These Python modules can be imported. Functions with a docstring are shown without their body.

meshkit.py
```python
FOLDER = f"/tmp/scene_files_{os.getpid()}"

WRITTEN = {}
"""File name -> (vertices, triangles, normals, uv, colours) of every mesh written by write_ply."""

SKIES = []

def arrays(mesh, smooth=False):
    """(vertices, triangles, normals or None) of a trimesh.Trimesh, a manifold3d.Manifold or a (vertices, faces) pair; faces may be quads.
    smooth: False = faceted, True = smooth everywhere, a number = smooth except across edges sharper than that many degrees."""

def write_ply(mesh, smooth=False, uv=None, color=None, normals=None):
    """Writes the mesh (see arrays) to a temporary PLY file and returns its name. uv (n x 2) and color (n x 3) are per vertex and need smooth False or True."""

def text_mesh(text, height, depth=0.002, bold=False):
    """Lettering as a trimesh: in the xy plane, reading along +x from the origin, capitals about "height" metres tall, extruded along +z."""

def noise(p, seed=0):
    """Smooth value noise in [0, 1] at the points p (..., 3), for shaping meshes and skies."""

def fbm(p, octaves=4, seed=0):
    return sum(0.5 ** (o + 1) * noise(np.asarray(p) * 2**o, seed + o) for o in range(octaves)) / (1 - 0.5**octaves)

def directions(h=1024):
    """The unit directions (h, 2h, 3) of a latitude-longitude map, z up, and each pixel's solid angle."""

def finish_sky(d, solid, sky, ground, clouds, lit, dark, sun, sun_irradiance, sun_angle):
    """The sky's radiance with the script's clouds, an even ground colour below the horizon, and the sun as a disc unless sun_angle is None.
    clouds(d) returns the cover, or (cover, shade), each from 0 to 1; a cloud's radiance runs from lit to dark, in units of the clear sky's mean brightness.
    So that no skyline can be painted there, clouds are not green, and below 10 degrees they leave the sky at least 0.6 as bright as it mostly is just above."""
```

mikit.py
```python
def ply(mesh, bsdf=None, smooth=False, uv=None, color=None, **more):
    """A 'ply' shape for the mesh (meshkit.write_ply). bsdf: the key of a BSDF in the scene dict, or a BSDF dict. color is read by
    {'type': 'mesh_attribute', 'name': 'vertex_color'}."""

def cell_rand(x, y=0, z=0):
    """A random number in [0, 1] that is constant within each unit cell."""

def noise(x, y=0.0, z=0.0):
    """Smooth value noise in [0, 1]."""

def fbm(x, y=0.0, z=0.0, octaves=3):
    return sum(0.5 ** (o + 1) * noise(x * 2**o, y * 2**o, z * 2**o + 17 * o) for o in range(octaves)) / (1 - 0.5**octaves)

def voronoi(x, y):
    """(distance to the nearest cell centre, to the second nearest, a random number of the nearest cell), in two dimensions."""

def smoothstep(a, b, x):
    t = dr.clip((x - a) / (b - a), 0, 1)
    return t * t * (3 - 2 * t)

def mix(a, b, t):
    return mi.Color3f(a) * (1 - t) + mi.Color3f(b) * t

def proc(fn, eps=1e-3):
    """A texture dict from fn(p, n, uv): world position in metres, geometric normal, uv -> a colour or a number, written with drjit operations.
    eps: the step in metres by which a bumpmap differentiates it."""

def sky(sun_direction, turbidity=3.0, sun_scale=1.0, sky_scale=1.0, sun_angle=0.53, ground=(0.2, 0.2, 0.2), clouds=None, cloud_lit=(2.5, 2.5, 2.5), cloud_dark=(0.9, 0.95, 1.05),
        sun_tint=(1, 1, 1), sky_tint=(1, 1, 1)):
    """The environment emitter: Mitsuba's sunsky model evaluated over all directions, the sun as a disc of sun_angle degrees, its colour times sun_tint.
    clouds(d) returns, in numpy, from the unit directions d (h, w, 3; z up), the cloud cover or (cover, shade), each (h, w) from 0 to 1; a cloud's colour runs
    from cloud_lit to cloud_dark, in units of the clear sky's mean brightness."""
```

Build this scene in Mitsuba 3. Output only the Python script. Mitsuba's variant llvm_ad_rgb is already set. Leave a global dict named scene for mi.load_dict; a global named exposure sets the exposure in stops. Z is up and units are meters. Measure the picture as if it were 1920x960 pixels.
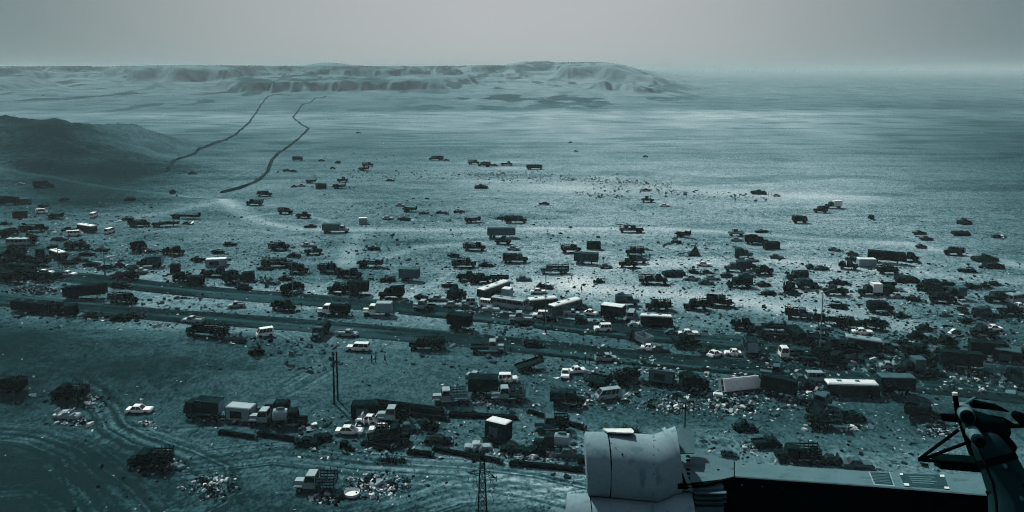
import math, random
import numpy as np
import trimesh
import drjit as dr
import mitsuba as mi
import mikit
import meshkit
from mikit import noise as nz, fbm as fb, smoothstep as sst

T = mi.ScalarTransform4f
scene, labels = {}, {}
F, CX, CY, YH, CAMH = 1493.0, 960.0, 320.0, 130.0, 60.0      # a 28 mm lens on 35 mm film, its axis, the horizon (pixels of the 1920 x 960 photograph, cropped at the top), eye height in metres
KY = F / 1900.0
PITCH = math.atan((CY - YH) / F)
FW = np.array([0, math.cos(PITCH), -math.sin(PITCH)])
UP = np.array([0, math.sin(PITCH), math.cos(PITCH)])
RT = np.array([1.0, 0, 0])

# ---------------------------------------------------------------- camera, sky, exposure
exposure = 1.68
scene['haze_air'] = {'type': 'homogeneous', 'albedo': {'type': 'rgb', 'value': [0.50, 0.575, 0.605]}, 'sigma_t': {'type': 'rgb', 'value': [0.00015, 0.00015, 0.00015]}}
scene['camera'] = {'type': 'perspective', 'fov': 2 * math.degrees(math.atan(CX / F)), 'fov_axis': 'x', 'near_clip': 0.05, 'far_clip': 120000.0,
                   'to_world': T().look_at(origin=[0, 0, CAMH], target=[0, float(FW[1]), float(CAMH + FW[2])], up=[0, 0, 1]),
                   'principal_point_offset_y': (480.0 - CY) / 960.0,
                   'medium': {'type': 'ref', 'id': 'haze_air'}}


def sky_cover(d):
    """Dust-laden overcast: a smooth veil, with lens edge falloff painted in as broad lobes."""
    az = np.arctan2(d[..., 0], d[..., 1])
    el = np.clip(d[..., 2], 0, 1)
    broad = 0.5 - 0.5 * np.cos(3.9 * (az + 0.01))  # dark lobes towards the frame edges imitate lens falloff
    soft = meshkit.fbm(d * 2.6 + 3.1, 3, 5)
    return 0.96 - 0.55 * np.clip((el - 0.35) / 0.5, 0, 1), np.clip(0.02 + 1.0 * broad + 0.35 * (soft - 0.5), 0, 1)  # veil thinned overhead, out of view, to dim fill light on sides


scene['sky'] = mikit.sky((-0.42, 0.66, 0.80), turbidity=5, sun_scale=1.75, sun_angle=1.6, ground=(0.16, 0.21, 0.22), clouds=sky_cover,
                         cloud_lit=(1.42, 1.42, 1.44), cloud_dark=(0.22, 0.40, 0.43), sun_tint=(0.72, 0.97, 1.17), sky_tint=(0.85, 1.0, 1.0))


# ---------------------------------------------------------------- mesh helpers
class MB:
    """Collects triangles of one mesh."""

    def __init__(self):
        self.v, self.f, self.n = [], [], 0

    def add(self, v, f):
        v = np.asarray(v, float)
        self.v.append(v)
        self.f.append(np.asarray(f, int) + self.n)
        self.n += len(v)
        return self

    BOXF = np.array([[0, 2, 1], [0, 3, 2], [4, 5, 6], [4, 6, 7], [0, 1, 5], [0, 5, 4], [1, 2, 6], [1, 6, 5], [2, 3, 7], [2, 7, 6], [3, 0, 4], [3, 4, 7]])

    def hexa(self, b, t):
        x0, x1, y0, y1, z0 = b
        X0, X1, Y0, Y1, z1 = t
        return self.add([[x0, y0, z0], [x1, y0, z0], [x1, y1, z0], [x0, y1, z0], [X0, Y0, z1], [X1, Y0, z1], [X1, Y1, z1], [X0, Y1, z1]], self.BOXF)

    def box(self, x0, x1, y0, y1, z0, z1):
        return self.hexa((x0, x1, y0, y1, z0), (x0, x1, y0, y1, z1))

    def cyl(self, p0, p1, r0, r1=None, n=12, cap=True):
        p0, p1 = np.asarray(p0, float), np.asarray(p1, float)
        r1 = r0 if r1 is None else r1
        z = (p1 - p0) / np.linalg.norm(p1 - p0)
        x = np.cross(z, [0, 0, 1] if abs(z[2]) < 0.9 else [1, 0, 0])
        x /= np.linalg.norm(x)
        y = np.cross(z, x)
        a = np.arange(n) * 2 * np.pi / n
        ring = np.cos(a)[:, None] * x + np.sin(a)[:, None] * y
        v = np.vstack([p0 + ring * r0, p1 + ring * r1, [p0], [p1]])
        i = np.arange(n)
        j = (i + 1) % n
        f = [np.stack([i, j, j + n], 1), np.stack([i, j + n, i + n], 1)]
        if cap:
            f += [np.stack([j, i, i * 0 + 2 * n], 1), np.stack([i + n, j + n, i * 0 + 2 * n + 1], 1)]
        return self.add(v, np.vstack(f))

    def beam(self, p0, p1, w, h=None, roll=0.0):
        """A box of section w x h from p0 to p1."""
        p0, p1 = np.asarray(p0, float), np.asarray(p1, float)
        h = w if h is None else h
        d = p1 - p0
        L = np.linalg.norm(d)
        d /= L
        s = np.cross(d, [0, 0, 1.0])
        s = s / np.linalg.norm(s) if np.linalg.norm(s) > 1e-6 else np.array([1.0, 0, 0])
        u = np.cross(s, d)
        s, u = s * math.cos(roll) + u * math.sin(roll), u * math.cos(roll) - s * math.sin(roll)
        c = [p + s * a * w / 2 + u * b * h / 2 for b in (-1, 1) for p, a in ((p0, -1), (p1, -1), (p1, 1), (p0, 1))]
        return self.add(c, self.BOXF)

    def arrays(self):
        return np.vstack(self.v), np.vstack(self.f)

    def crumple(self, amp, freq, seed, levels=1, squash=1.0):
        v, f = self.arrays()
        for _ in range(levels):
            v, f = trimesh.remesh.subdivide(v, f)
        q = v * freq + seed * 7.31
        d = np.stack([meshkit.noise(q, seed), meshkit.noise(q + 31.7, seed + 1), meshkit.noise(q + 77.1, seed + 2)], 1) - 0.5
        d[:, 2] -= 0.18
        v = v + d * 2 * amp * np.clip(v[:, 2:3], 0.15, 1.6)
        v[:, 2] *= squash
        self.v, self.f, self.n = [v], [f], len(v)
        return self


def number(name):
    if name not in USED:
        USED[name] = 0
        return name
    USED[name] += 1
    return f'{name}_{USED[name]:03d}'


USED = {}


def part(parent, name, mb, mat, to_world=None, smooth=False, label=None, kind=None):
    """One entry of the scene; the key is the parent's key, two underscores and the numbered name."""
    if isinstance(mb, MB) and not mb.v:
        return None
    key = number(parent + '__' + name if parent else name)
    mesh = mb.arrays() if isinstance(mb, MB) else mb
    d = mikit.ply(mesh, mat, smooth=smooth)
    if to_world is not None:
        d['to_world'] = to_world
    scene[key] = d
    if label or kind:
        labels[key] = {k: v for k, v in (('label', label), ('kind', kind)) if v}
    return key


def tag(key, label=None, cat=None, group=None, kind=None):
    labels[key] = {k: v for k, v in (('label', label), ('category', cat), ('group', group), ('kind', kind)) if v}
    return key


def ray(px, py):
    return FW + RT * ((px - CX) / F) - UP * ((py - CY) / F)


def at(px, py):
    """The point of the terrain seen at a pixel of the photograph."""
    d = ray(px, py)
    if py < 240:
        k = np.geomspace(120, 9000, 1500)
        q = np.array([0, 0, CAMH]) + d[None] * k[:, None]
        hit = np.nonzero(q[:, 2] < ground_z(q[:, 0], q[:, 1]))[0]
        i = hit[0] if len(hit) else len(k) - 1
        lo, hi = k[max(i - 1, 0)], k[i]
        for _ in range(12):
            m = (lo + hi) / 2
            p = np.array([0, 0, CAMH]) + d * m
            lo, hi = (lo, m) if p[2] < float(ground_z(p[:1], p[1:2])[0]) else (m, hi)
        return np.array([p[0], p[1], float(ground_z(p[:1], p[1:2])[0])])
    z = 0.0
    for _ in range(6):
        p = d * ((CAMH - z) / max(-d[2], 1e-4))
        z = float(ground_z(np.array([p[0]]), np.array([p[1]]))[0])
    return np.array([p[0], p[1], z])


def off(px, py, depth):
    """The point a given distance (metres, along the view axis) away at a pixel."""
    return np.array([0, 0, CAMH]) + ray(px, py) * depth


# ---------------------------------------------------------------- materials
TEAL = np.array([0.72, 1.0, 1.03])


def tone(v):
    """The film's tint as a pigment: dark things are deep teal, pale things almost neutral."""
    return mi.Color3f(v * (0.26 + 2.7 * v - 2.5 * v * v), v, v * (1.22 - 0.40 * v))


def dusty(key, v0, dust=0.25, gloss=0.0, scale=1.6, dustv=0.12):
    def fn(p, n, uv, v0=v0, dust=dust, scale=scale):
        a = fb(p.x * scale, p.y * scale, p.z * scale * 1.4, 3)
        b = nz(p.x * 5.1 + 9, p.y * 5.1, p.z * 2.2)
        v = v0 * (0.70 + 0.5 * a)
        return tone(v + (dustv - v) * dust * sst(0.42, 0.75, a * 0.7 + b * 0.35))
    if gloss:
        b = {'type': 'principled', 'base_color': mikit.proc(fn), 'roughness': 0.5, 'specular': gloss}
    else:
        b = {'type': 'diffuse', 'reflectance': mikit.proc(fn)}
    scene[key] = {'type': 'twosided', 'bsdf': b}


dusty('white_paint', 0.52, 0.25, 0.3)
dusty('pale_paint', 0.21, 0.3, 0.2)
dusty('grey_paint', 0.072, 0.3)
dusty('olive_paint', 0.032, 0.2)
dusty('dark_paint', 0.011, 0.10)
dusty('burnt_metal', 0.0085, 0.14, 0, 2.3, 0.06)
dusty('rubber', 0.008, 0.10)
dusty('canvas', 0.020, 0.2, 0, 2.6)
dusty('pipe_coat', 0.005, 0.05, 0, 0.8)
dusty('wood_pole', 0.012, 0.1)
dusty('post_steel', 0.14, 0.1)
dusty('dark_cloth', 0.014, 0.0)
scene['dark_glass'] = {'type': 'twosided', 'bsdf': {'type': 'principled', 'base_color': {'type': 'rgb', 'value': [0.004, 0.009, 0.011]}, 'roughness': 0.25, 'specular': 0.3}}
scene['litter_mix'] = {'type': 'twosided', 'bsdf': {'type': 'diffuse', 'reflectance': {'type': 'mesh_attribute', 'name': 'vertex_color'}}}
PAINT = {'W': 'white_paint', 'P': 'pale_paint', 'G': 'grey_paint', 'M': 'olive_paint', 'D': 'dark_paint', 'B': 'burnt_metal', 'C': 'canvas'}

# ---------------------------------------------------------------- terrain
ROADS = {'far': ([(-120, 492), (0, 504), (200, 527), (300, 540), (480, 556), (655, 567), (767, 579), (960, 598), (1085, 612), (1175, 625), (1335, 640), (1440, 648), (1665, 668), (1920, 694), (2100, 712)], 9.6),
         'near': ([(-120, 549), (0, 562), (150, 577), (300, 591), (475, 603), (630, 616), (780, 629), (955, 643), (1035, 655), (1185, 672), (1435, 692), (1690, 717), (1920, 741), (2100, 762)], 9.0)}


def flat_pts(pix):
    out = []
    for px, py in pix:
        d = ray(px, py)
        out.append((d * (CAMH / -d[2]))[:2])
    return np.array(out)


ROADXY = {k: (flat_pts(p), w) for k, (p, w) in ROADS.items()}


def seg_dist(x, y, pts):
    best = np.full(np.shape(x), 1e9)
    for (ax, ay), (bx, by) in zip(pts[:-1], pts[1:]):
        dx, dy = bx - ax, by - ay
        t = np.clip(((x - ax) * dx + (y - ay) * dy) / (dx * dx + dy * dy), 0, 1)
        best = np.minimum(best, np.hypot(x - ax - t * dx, y - ay - t * dy))
    return best


def S(a, b, x):
    t = np.clip((x - a) / (b - a), 0, 1)
    return t * t * (3 - 2 * t)


def N(x, y, s, o, seed):
    return meshkit.fbm(np.stack([x / s, y / s, np.zeros_like(x) + 0.37], -1), o, seed) - 0.5


def ground_z(x, y, fine=False):
    """The lie of the land: a sandy flat, a mound on the left, a gullied escarpment with a plateau behind."""
    x, y = np.asarray(x, float), np.asarray(y, float)
    road = np.minimum(seg_dist(x, y, ROADXY['far'][0]), seg_dist(x, y, ROADXY['near'][0]))
    x0, y0 = x, y
    y = y / KY
    r = np.hypot(x, y)
    u = x / np.maximum(y, 30.0)
    m = S(8, 26, road)
    z = m * 1.5 * N(x, y, 34, 3, 11)
    z = z + S(300, 700, y) * 5.0 * N(x, y, 190, 3, 12) * S(20, 60, road)
    z = z + S(700, 1500, y) * 10.0 * N(x, y * 1.8, 330, 4, 13)
    # low bank between the near road and the foreground flat on the left
    z = z + 2.6 * S(-35, -75, x) * S(172, 190, y) * S(232, 212, y) * (1 + N(x, y, 12, 3, 14))
    # mound on the left
    xh = x + 46 * N(x, y, 62, 4, 15) + 22 * N(x, y * 0.5, 16, 3, 26)
    hill = (20 * S(-215, -300, xh) + 13 * S(-285, -470, xh)) * np.exp(-((y - 690 + 30 * N(x, y, 60, 3, 27)) / 118) ** 4) * (1 + 0.75 * N(x, y, 34, 3, 28) + 0.30 * N(x, y, 9, 3, 33))
    ridge = 4.5 * np.exp(-(((x + 225) / 60) ** 2 + ((y - 600) / 60) ** 2)) * (1 + 0.9 * N(x, y, 30, 3, 16))
    z = z + hill + ridge
    # escarpment and plateau, cut by gullies
    fade = S(0.185, 0.085, u)
    yf = 1450 + 500 * np.clip(u + 0.35, 0, 1)
    w = y + 1100 * N(x, y, 900, 3, 18) + 420 * N(x, y, 230, 4, 19) + 150 * N(x, y, 70, 3, 29)
    e = (w - yf) / 2100
    crag = S(-0.02, 0.06, N(x, y * 0.5, 240, 3, 30))
    gul = 0.02 * np.abs(N(x, y * 0.2, 60, 3, 32)) * 10
    cliff = crag * (S(0.26, 0.285, e - gul) * 20 + S(0.50, 0.525, e - gul) * 17) + S(0.74, 0.77, e - gul) * 10
    plate = 42 * S(-0.1, 1.0, e) + cliff + 14 * S(0, .3, e) * N(x, y, 85, 3, 20)
    bump = 15 * np.exp(-((u + 0.179) / 0.020) ** 2) + 22 * S(-0.02, 0.02, u) * S(0.19, 0.085, u)
    plate = np.minimum(plate, 72 + 2 * N(x, y, 120, 2, 31)) + bump * S(0.9, 1.2, e)
    z = z + plate * fade
    # a far low rise on the right, nearly lost in the haze
    z = z + 14 * S(0.1, 0.25, u) * S(2600, 3600, y) * S(9000, 5000, y) * (0.5 + N(x, y, 420, 3, 21)) + 5 * S(0.2, 0.35, u) * S(900, 1300, y) * S(1900, 1500, y) * (0.4 + N(x, y * 2, 160, 4, 25))
    if fine:
        z = z + m * S(900, 300, r) * (0.34 * N(x0, y0, 3.4, 3, 22) + 0.16 * N(x0, y0, 1.0, 2, 23)) + S(60, 120, road) * 0.5 * N(x, y, 11, 3, 24)
    else:
        z = z + S(60, 120, road) * 0.5 * N(x, y, 11, 3, 24)
    return z


def build_ground():
    rr = KY * np.concatenate([np.geomspace(2.5, 125, 26)[:-1], 1e5 / np.linspace(1e5 / 125, 1e5 / 1500, 520), np.arange(1514, 4600, 12.0), np.geomspace(4620, 60000, 70)])
    a_in = np.radians(np.linspace(-38, 38, 1120))
    a_out = np.radians(np.linspace(38, 322, 100)[1:-1])
    az = np.concatenate([a_in, a_out])
    R, A = np.meshgrid(rr, az, indexing='ij')
    x, y = R * np.sin(A), R * np.cos(A)
    z = ground_z(x, y, True)
    nr, na = R.shape
    v = np.stack([x, y, z], -1).reshape(-1, 3)
    i, j = np.meshgrid(np.arange(nr - 1), np.arange(na), indexing='ij')
    k = (j + 1) % na
    a, b, c, d = i * na + j, i * na + k, (i + 1) * na + k, (i + 1) * na + j
    f = np.vstack([np.stack([a, d, c], -1).reshape(-1, 3), np.stack([a, c, b], -1).reshape(-1, 3)])
    v = np.vstack([v, [[0, 0, float(z[0].mean())]]])
    j = np.arange(na)
    f = np.vstack([f, np.stack([j, (j + 1) % na, j * 0 + len(v) - 1], 1)])
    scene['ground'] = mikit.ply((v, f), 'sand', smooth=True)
    tag('ground', 'pale stony desert flat rising to a gullied ridge', kind='structure')


# dirt tracks worn into the sand: pixel polylines turned into ground lines (half width in metres, how much paler or darker)
TRACKS = [
    ([(-60, 330), (60, 338), (150, 346), (290, 362), (420, 375)], 2.0, 0.10),
    ([(420, 375), (452, 398), (490, 416), (560, 428), (700, 430), (860, 431), (1000, 430), (1240, 428), (1420, 439), (1560, 450), (1700, 455), (1930, 502)], 4.2, 0.16),
    ([(648, 500), (655, 470), (672, 440)], 4.0, 0.13),
    ([(560, 492), (700, 490), (790, 462), (900, 455)], 3.0, 0.10),
    ([(940, 535), (1060, 530), (1110, 545), (1250, 552), (1400, 566), (1560, 592), (1700, 612)], 8.0, 0.20),
    ([(1075, 540), (1095, 515), (1180, 497), (1330, 488)], 5.5, 0.15),
    ([(1440, 488), (1560, 505), (1700, 512), (1930, 530)], 5.0, 0.12),
    ([(900, 345), (1040, 352), (1200, 358), (1400, 362), (1600, 372)], 14.0, 0.13),
    ([(620, 235), (800, 243), (1100, 238), (1260, 236)], 12.0, 0.10),
    ([(250, 345), (300, 335), (340, 326), (470, 322)], 3.0, 0.05),
    ([(180, 425), (300, 400), (420, 378)], 3.5, 0.08),
    ([(455, 410), (520, 398), (600, 408), (650, 428)], 1.4, 0.12),
    ([(470, 322), (420, 340), (300, 352)], 1.2, 0.06), ([(700, 255), (900, 268), (1150, 262), (1500, 280)], 2.5, 0.05), ([(1300, 268), (1560, 262), (1800, 272)], 2.5, 0.06),
    ([(760, 560), (830, 520), (880, 490)], 1.4, 0.08), ([(1480, 560), (1580, 540), (1700, 548), (1900, 560)], 2.0, 0.07), ([(180, 455), (320, 430), (480, 430), (600, 455)], 1.8, 0.05), ([(1240, 560), (1330, 600), (1450, 612)], 2.0, 0.08)]
RUTS = [
    ([(-40, 812), (60, 822), (130, 850), (170, 885), (225, 930), (260, 975)], 5.2, 0.10),
    ([(150, 735), (200, 765), (215, 800), (260, 825), (340, 850), (400, 880), (410, 930), (330, 975)], 4.6, 0.11),
    ([(180, 830), (240, 800), (330, 806), (410, 800)], 2.2, 0.07),
    ([(380, 870), (520, 856), (680, 872), (860, 885), (1000, 905), (1120, 935)], 6.5, 0.10),
    ([(560, 965), (700, 945), (850, 900), (1020, 880), (1100, 895)], 3.5, 0.07),
    ([(140, 865), (150, 905), (180, 975)], 3.5, 0.09),
    ([(760, 960), (860, 930), (1060, 915), (1120, 905)], 4.5, 0.10),
    ([(-30, 925), (60, 915), (110, 940), (130, 975)], 3.5, 0.08),
    ([(540, 720), (590, 690), (580, 660), (530, 635)], 3.0, 0.06),
    ([(480, 770), (560, 735), (620, 700)], 2.0, 0.06)]
# patches of darker ground: scree, disturbed earth, and painted hill shade and lens falloff
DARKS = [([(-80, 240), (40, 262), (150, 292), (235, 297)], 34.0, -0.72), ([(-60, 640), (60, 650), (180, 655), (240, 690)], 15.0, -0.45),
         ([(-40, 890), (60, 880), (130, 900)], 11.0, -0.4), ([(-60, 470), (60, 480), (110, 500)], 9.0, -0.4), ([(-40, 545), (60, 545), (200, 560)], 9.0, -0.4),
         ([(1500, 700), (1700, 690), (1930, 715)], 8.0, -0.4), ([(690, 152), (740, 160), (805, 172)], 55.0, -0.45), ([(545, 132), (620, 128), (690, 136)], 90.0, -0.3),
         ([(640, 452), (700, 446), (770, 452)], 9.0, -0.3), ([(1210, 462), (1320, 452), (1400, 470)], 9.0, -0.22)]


def seg_d(x, y, pts):
    best, along, side = mi.Float(1e9), mi.Float(0), mi.Float(0)
    run = 0.0
    for (ax, ay), (bx, by) in zip(pts[:-1], pts[1:]):
        dx, dy = float(bx - ax), float(by - ay)
        L = math.hypot(dx, dy)
        px, py = x - float(ax), y - float(ay)
        t = dr.clip((px * dx + py * dy) / (L * L), 0, 1)
        d = dr.sqrt(dr.square(px - t * dx) + dr.square(py - t * dy))
        s = (px * dy - py * dx) / L
        near = d < best
        best = dr.select(near, d, best)
        along = dr.select(near, run + t * L, along)
        side = dr.select(near, s, side)
        run += L
    return best, along, side


TR = [(flat_pts(p), w, a) for p, w, a in TRACKS]
RU = [(flat_pts(p), w, a) for p, w, a in RUTS]
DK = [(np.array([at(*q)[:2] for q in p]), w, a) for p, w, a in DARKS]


def sand_colour(p, n, uv):
    x, y = p.x, p.y / KY
    big = fb(x / 210, y / 120, 0.0, 3)
    mid = fb(x / 26 + 7, y / 17, 0.0, 3)
    streak = fb(x / 42 + 3, y / 6.5, 0.0, 2)
    fine = fb(x / 1.9, y / 1.9, 0.0, 3)
    speck = 0.5 * nz(x * 2.1, y * 1.2) + 0.5 * nz(x * 4.3 + 5, y * 2.6)
    # painted lens falloff: darker close in and at sides, paler sand through the middle
    warp = 60 * (big - 0.5) + 26 * (mid - 0.5)
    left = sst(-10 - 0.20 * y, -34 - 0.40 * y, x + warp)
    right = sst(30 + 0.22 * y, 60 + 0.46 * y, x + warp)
    v = 0.042 + 0.075 * sst(205, 300, y + 0.6 * warp) + 0.115 * sst(300, 1500, y + warp) + 0.075 * sst(750, 1700, y)  # ground paled with distance, standing in for haze
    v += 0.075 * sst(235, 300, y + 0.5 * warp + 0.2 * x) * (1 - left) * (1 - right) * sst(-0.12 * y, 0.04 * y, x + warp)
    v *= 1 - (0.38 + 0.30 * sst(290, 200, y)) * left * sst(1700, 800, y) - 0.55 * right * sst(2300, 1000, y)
    v += 0.045 * sst(176, 148, y + 14 * (mid - 0.5)) * sst(-26, 6, x + 20 * (mid - 0.5))
    close = sst(1100, 350, y)
    v *= 1 + (0.25 + 0.30 * close) * (big - 0.5) + 0.55 * (mid - 0.5) + 0.45 * close * (streak - 0.5) + (0.25 + 0.65 * close) * (fine - 0.5) + 1.8 * close * (speck - 0.5)
    far_blot = fb(x / 38 + 3, y / 150, 0.0, 4)
    v *= 1 + 0.5 * (far_blot - 0.5) * sst(500, 1000, y)
    # coarse dark gravel lags on the flat
    lag = sst(0.56, 0.70, fb(x / 60 + 31, y / 24, 0.0, 3))
    v *= 1 - 0.30 * lag
    wob = 0.9 * (fine - 0.5) + 1.2 * (mid - 0.5)
    for pts, w, a in TR:
        d, al, s = seg_d(p.x, p.y, pts)
        v += 0.75 * a * sst(1.5, 0.1, d / w + wob) * (0.45 + 0.8 * mid)
    for pts, w, a in RU:
        d, al, s = seg_d(p.x, p.y, pts)
        lines = nz(s * 2.6 + 0.02 * al, al * 0.035) - 0.42
        v *= 1 + 23.0 * a * lines * sst(1.2, 0.4, d / w + 0.4 * (mid - 0.5)) * (0.3 + mid)
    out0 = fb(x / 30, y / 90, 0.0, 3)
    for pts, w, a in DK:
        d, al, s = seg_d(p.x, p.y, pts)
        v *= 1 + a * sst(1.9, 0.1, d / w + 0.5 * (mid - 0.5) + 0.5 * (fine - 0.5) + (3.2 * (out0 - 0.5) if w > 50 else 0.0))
    # darker rock and scree where the ground is steep, and in bands along the escarpment
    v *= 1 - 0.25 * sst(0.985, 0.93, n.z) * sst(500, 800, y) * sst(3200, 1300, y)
    out = 0.55 * fb(x / 120 + 5, y / 330, 0.0, 3) + 0.45 * fb(x / 34, y / 95, 0.0, 3)
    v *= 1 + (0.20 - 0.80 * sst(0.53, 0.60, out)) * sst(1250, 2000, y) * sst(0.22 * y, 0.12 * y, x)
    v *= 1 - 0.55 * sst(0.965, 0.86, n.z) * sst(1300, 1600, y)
    # pale verges of blown sand along both carriageways
    da = dr.minimum(seg_d(p.x, p.y, ROADXY['far'][0])[0], seg_d(p.x, p.y, ROADXY['near'][0])[0])
    v *= 1 + 0.35 * sst(15, 6, da + 5 * (mid - 0.5))
    return tone(dr.maximum(v, 0.016))


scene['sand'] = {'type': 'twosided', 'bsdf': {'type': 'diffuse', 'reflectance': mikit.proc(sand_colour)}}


def asphalt_colour(p, n, uv):
    x, y = p.x, p.y
    a = fb(x / 9, y / 5, 0.0, 3)
    b = fb(x / 1.3, y / 1.3, 0.0, 2)
    # lanes polished darker along the run, dust drifts between them (uv.x: across in metres, uv.y: along in metres)
    lane = nz(uv.x * 0.55 + 3, uv.y * 0.01)
    v = 0.015 + 0.010 * (a - 0.5) + 0.012 * (b - 0.5) - 0.016 * (lane - 0.5)
    v += 0.024 * sst(0.5, 0.75, fb(uv.y / 30, uv.x / 2.0, 0.0, 3))
    v = dr.maximum(v, 0.008)
    return tone(v)


scene['asphalt'] = {'type': 'twosided', 'bsdf': {'type': 'diffuse', 'reflectance': mikit.proc(asphalt_colour)}}


def spoil_colour(p, n, uv):
    v = 0.036 + 0.05 * (fb(p.x / 3, p.y / 3, 0.0, 3) - 0.5)
    return tone(dr.maximum(v, 0.008))


scene['spoil_earth'] = {'type': 'twosided', 'bsdf': {'type': 'diffuse', 'reflectance': mikit.proc(spoil_colour)}}


def densify(pts, step):
    out = [pts[0]]
    for a, b in zip(pts[:-1], pts[1:]):
        n = max(1, int(np.linalg.norm(b - a) / step))
        out += [a + (b - a) * (k + 1) / n for k in range(n)]
    return np.array(out)


def build_roads():
    for (name, label), k in zip((('road', 'dusty asphalt carriageway running behind the crashed pale bus'), ('road_001', 'dusty asphalt carriageway nearer the camera, in front of the median')), ('far', 'near')):
        pts, w = ROADXY[k]
        p = densify(pts, 6)
        for _ in range(6):
            p[1:-1] = (p[:-2] + 2 * p[1:-1] + p[2:]) / 4
        t = np.gradient(p, axis=0)
        t /= np.linalg.norm(t, axis=1, keepdims=True)
        nrm = np.stack([-t[:, 1], t[:, 0]], 1)
        run = np.concatenate([[0], np.cumsum(np.linalg.norm(np.diff(p, axis=0), axis=1))])
        cols = np.linspace(-w / 2, w / 2, 9)
        edge = 1 + 0.10 * (meshkit.noise(np.stack([run / 5, run * 0, run * 0], 1), 4) - 0.5)
        v, uv = [], []
        for c in cols:
            q = p + nrm * (c * edge)[:, None]
            v.append(np.column_stack([q, ground_z(q[:, 0], q[:, 1]) + 0.07 + 0.05 * (1 - (2 * c / w) ** 2)]))
            uv.append(np.column_stack([np.full(len(p), c), run]))
        # turned-down edges, so that the slab has a side
        for s in (0, -1):
            e = v[s].copy()
            e[:, 2] -= 0.4
            v.insert(0, e) if s == 0 else v.append(e)
            uv.insert(0, uv[0]) if s == 0 else uv.append(uv[-1])
        m, nn = len(v), len(p)
        V = np.vstack(v)
        i, j = np.meshgrid(np.arange(m - 1), np.arange(nn - 1), indexing='ij')
        a, b, c, d = i * nn + j, (i + 1) * nn + j, (i + 1) * nn + j + 1, i * nn + j + 1
        fa = np.vstack([np.stack([a, c, b], -1).reshape(-1, 3), np.stack([a, d, c], -1).reshape(-1, 3)])
        scene[name] = mikit.ply((V, fa), 'asphalt', smooth=True, uv=np.vstack(uv))
        tag(name, label, kind='structure')


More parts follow.
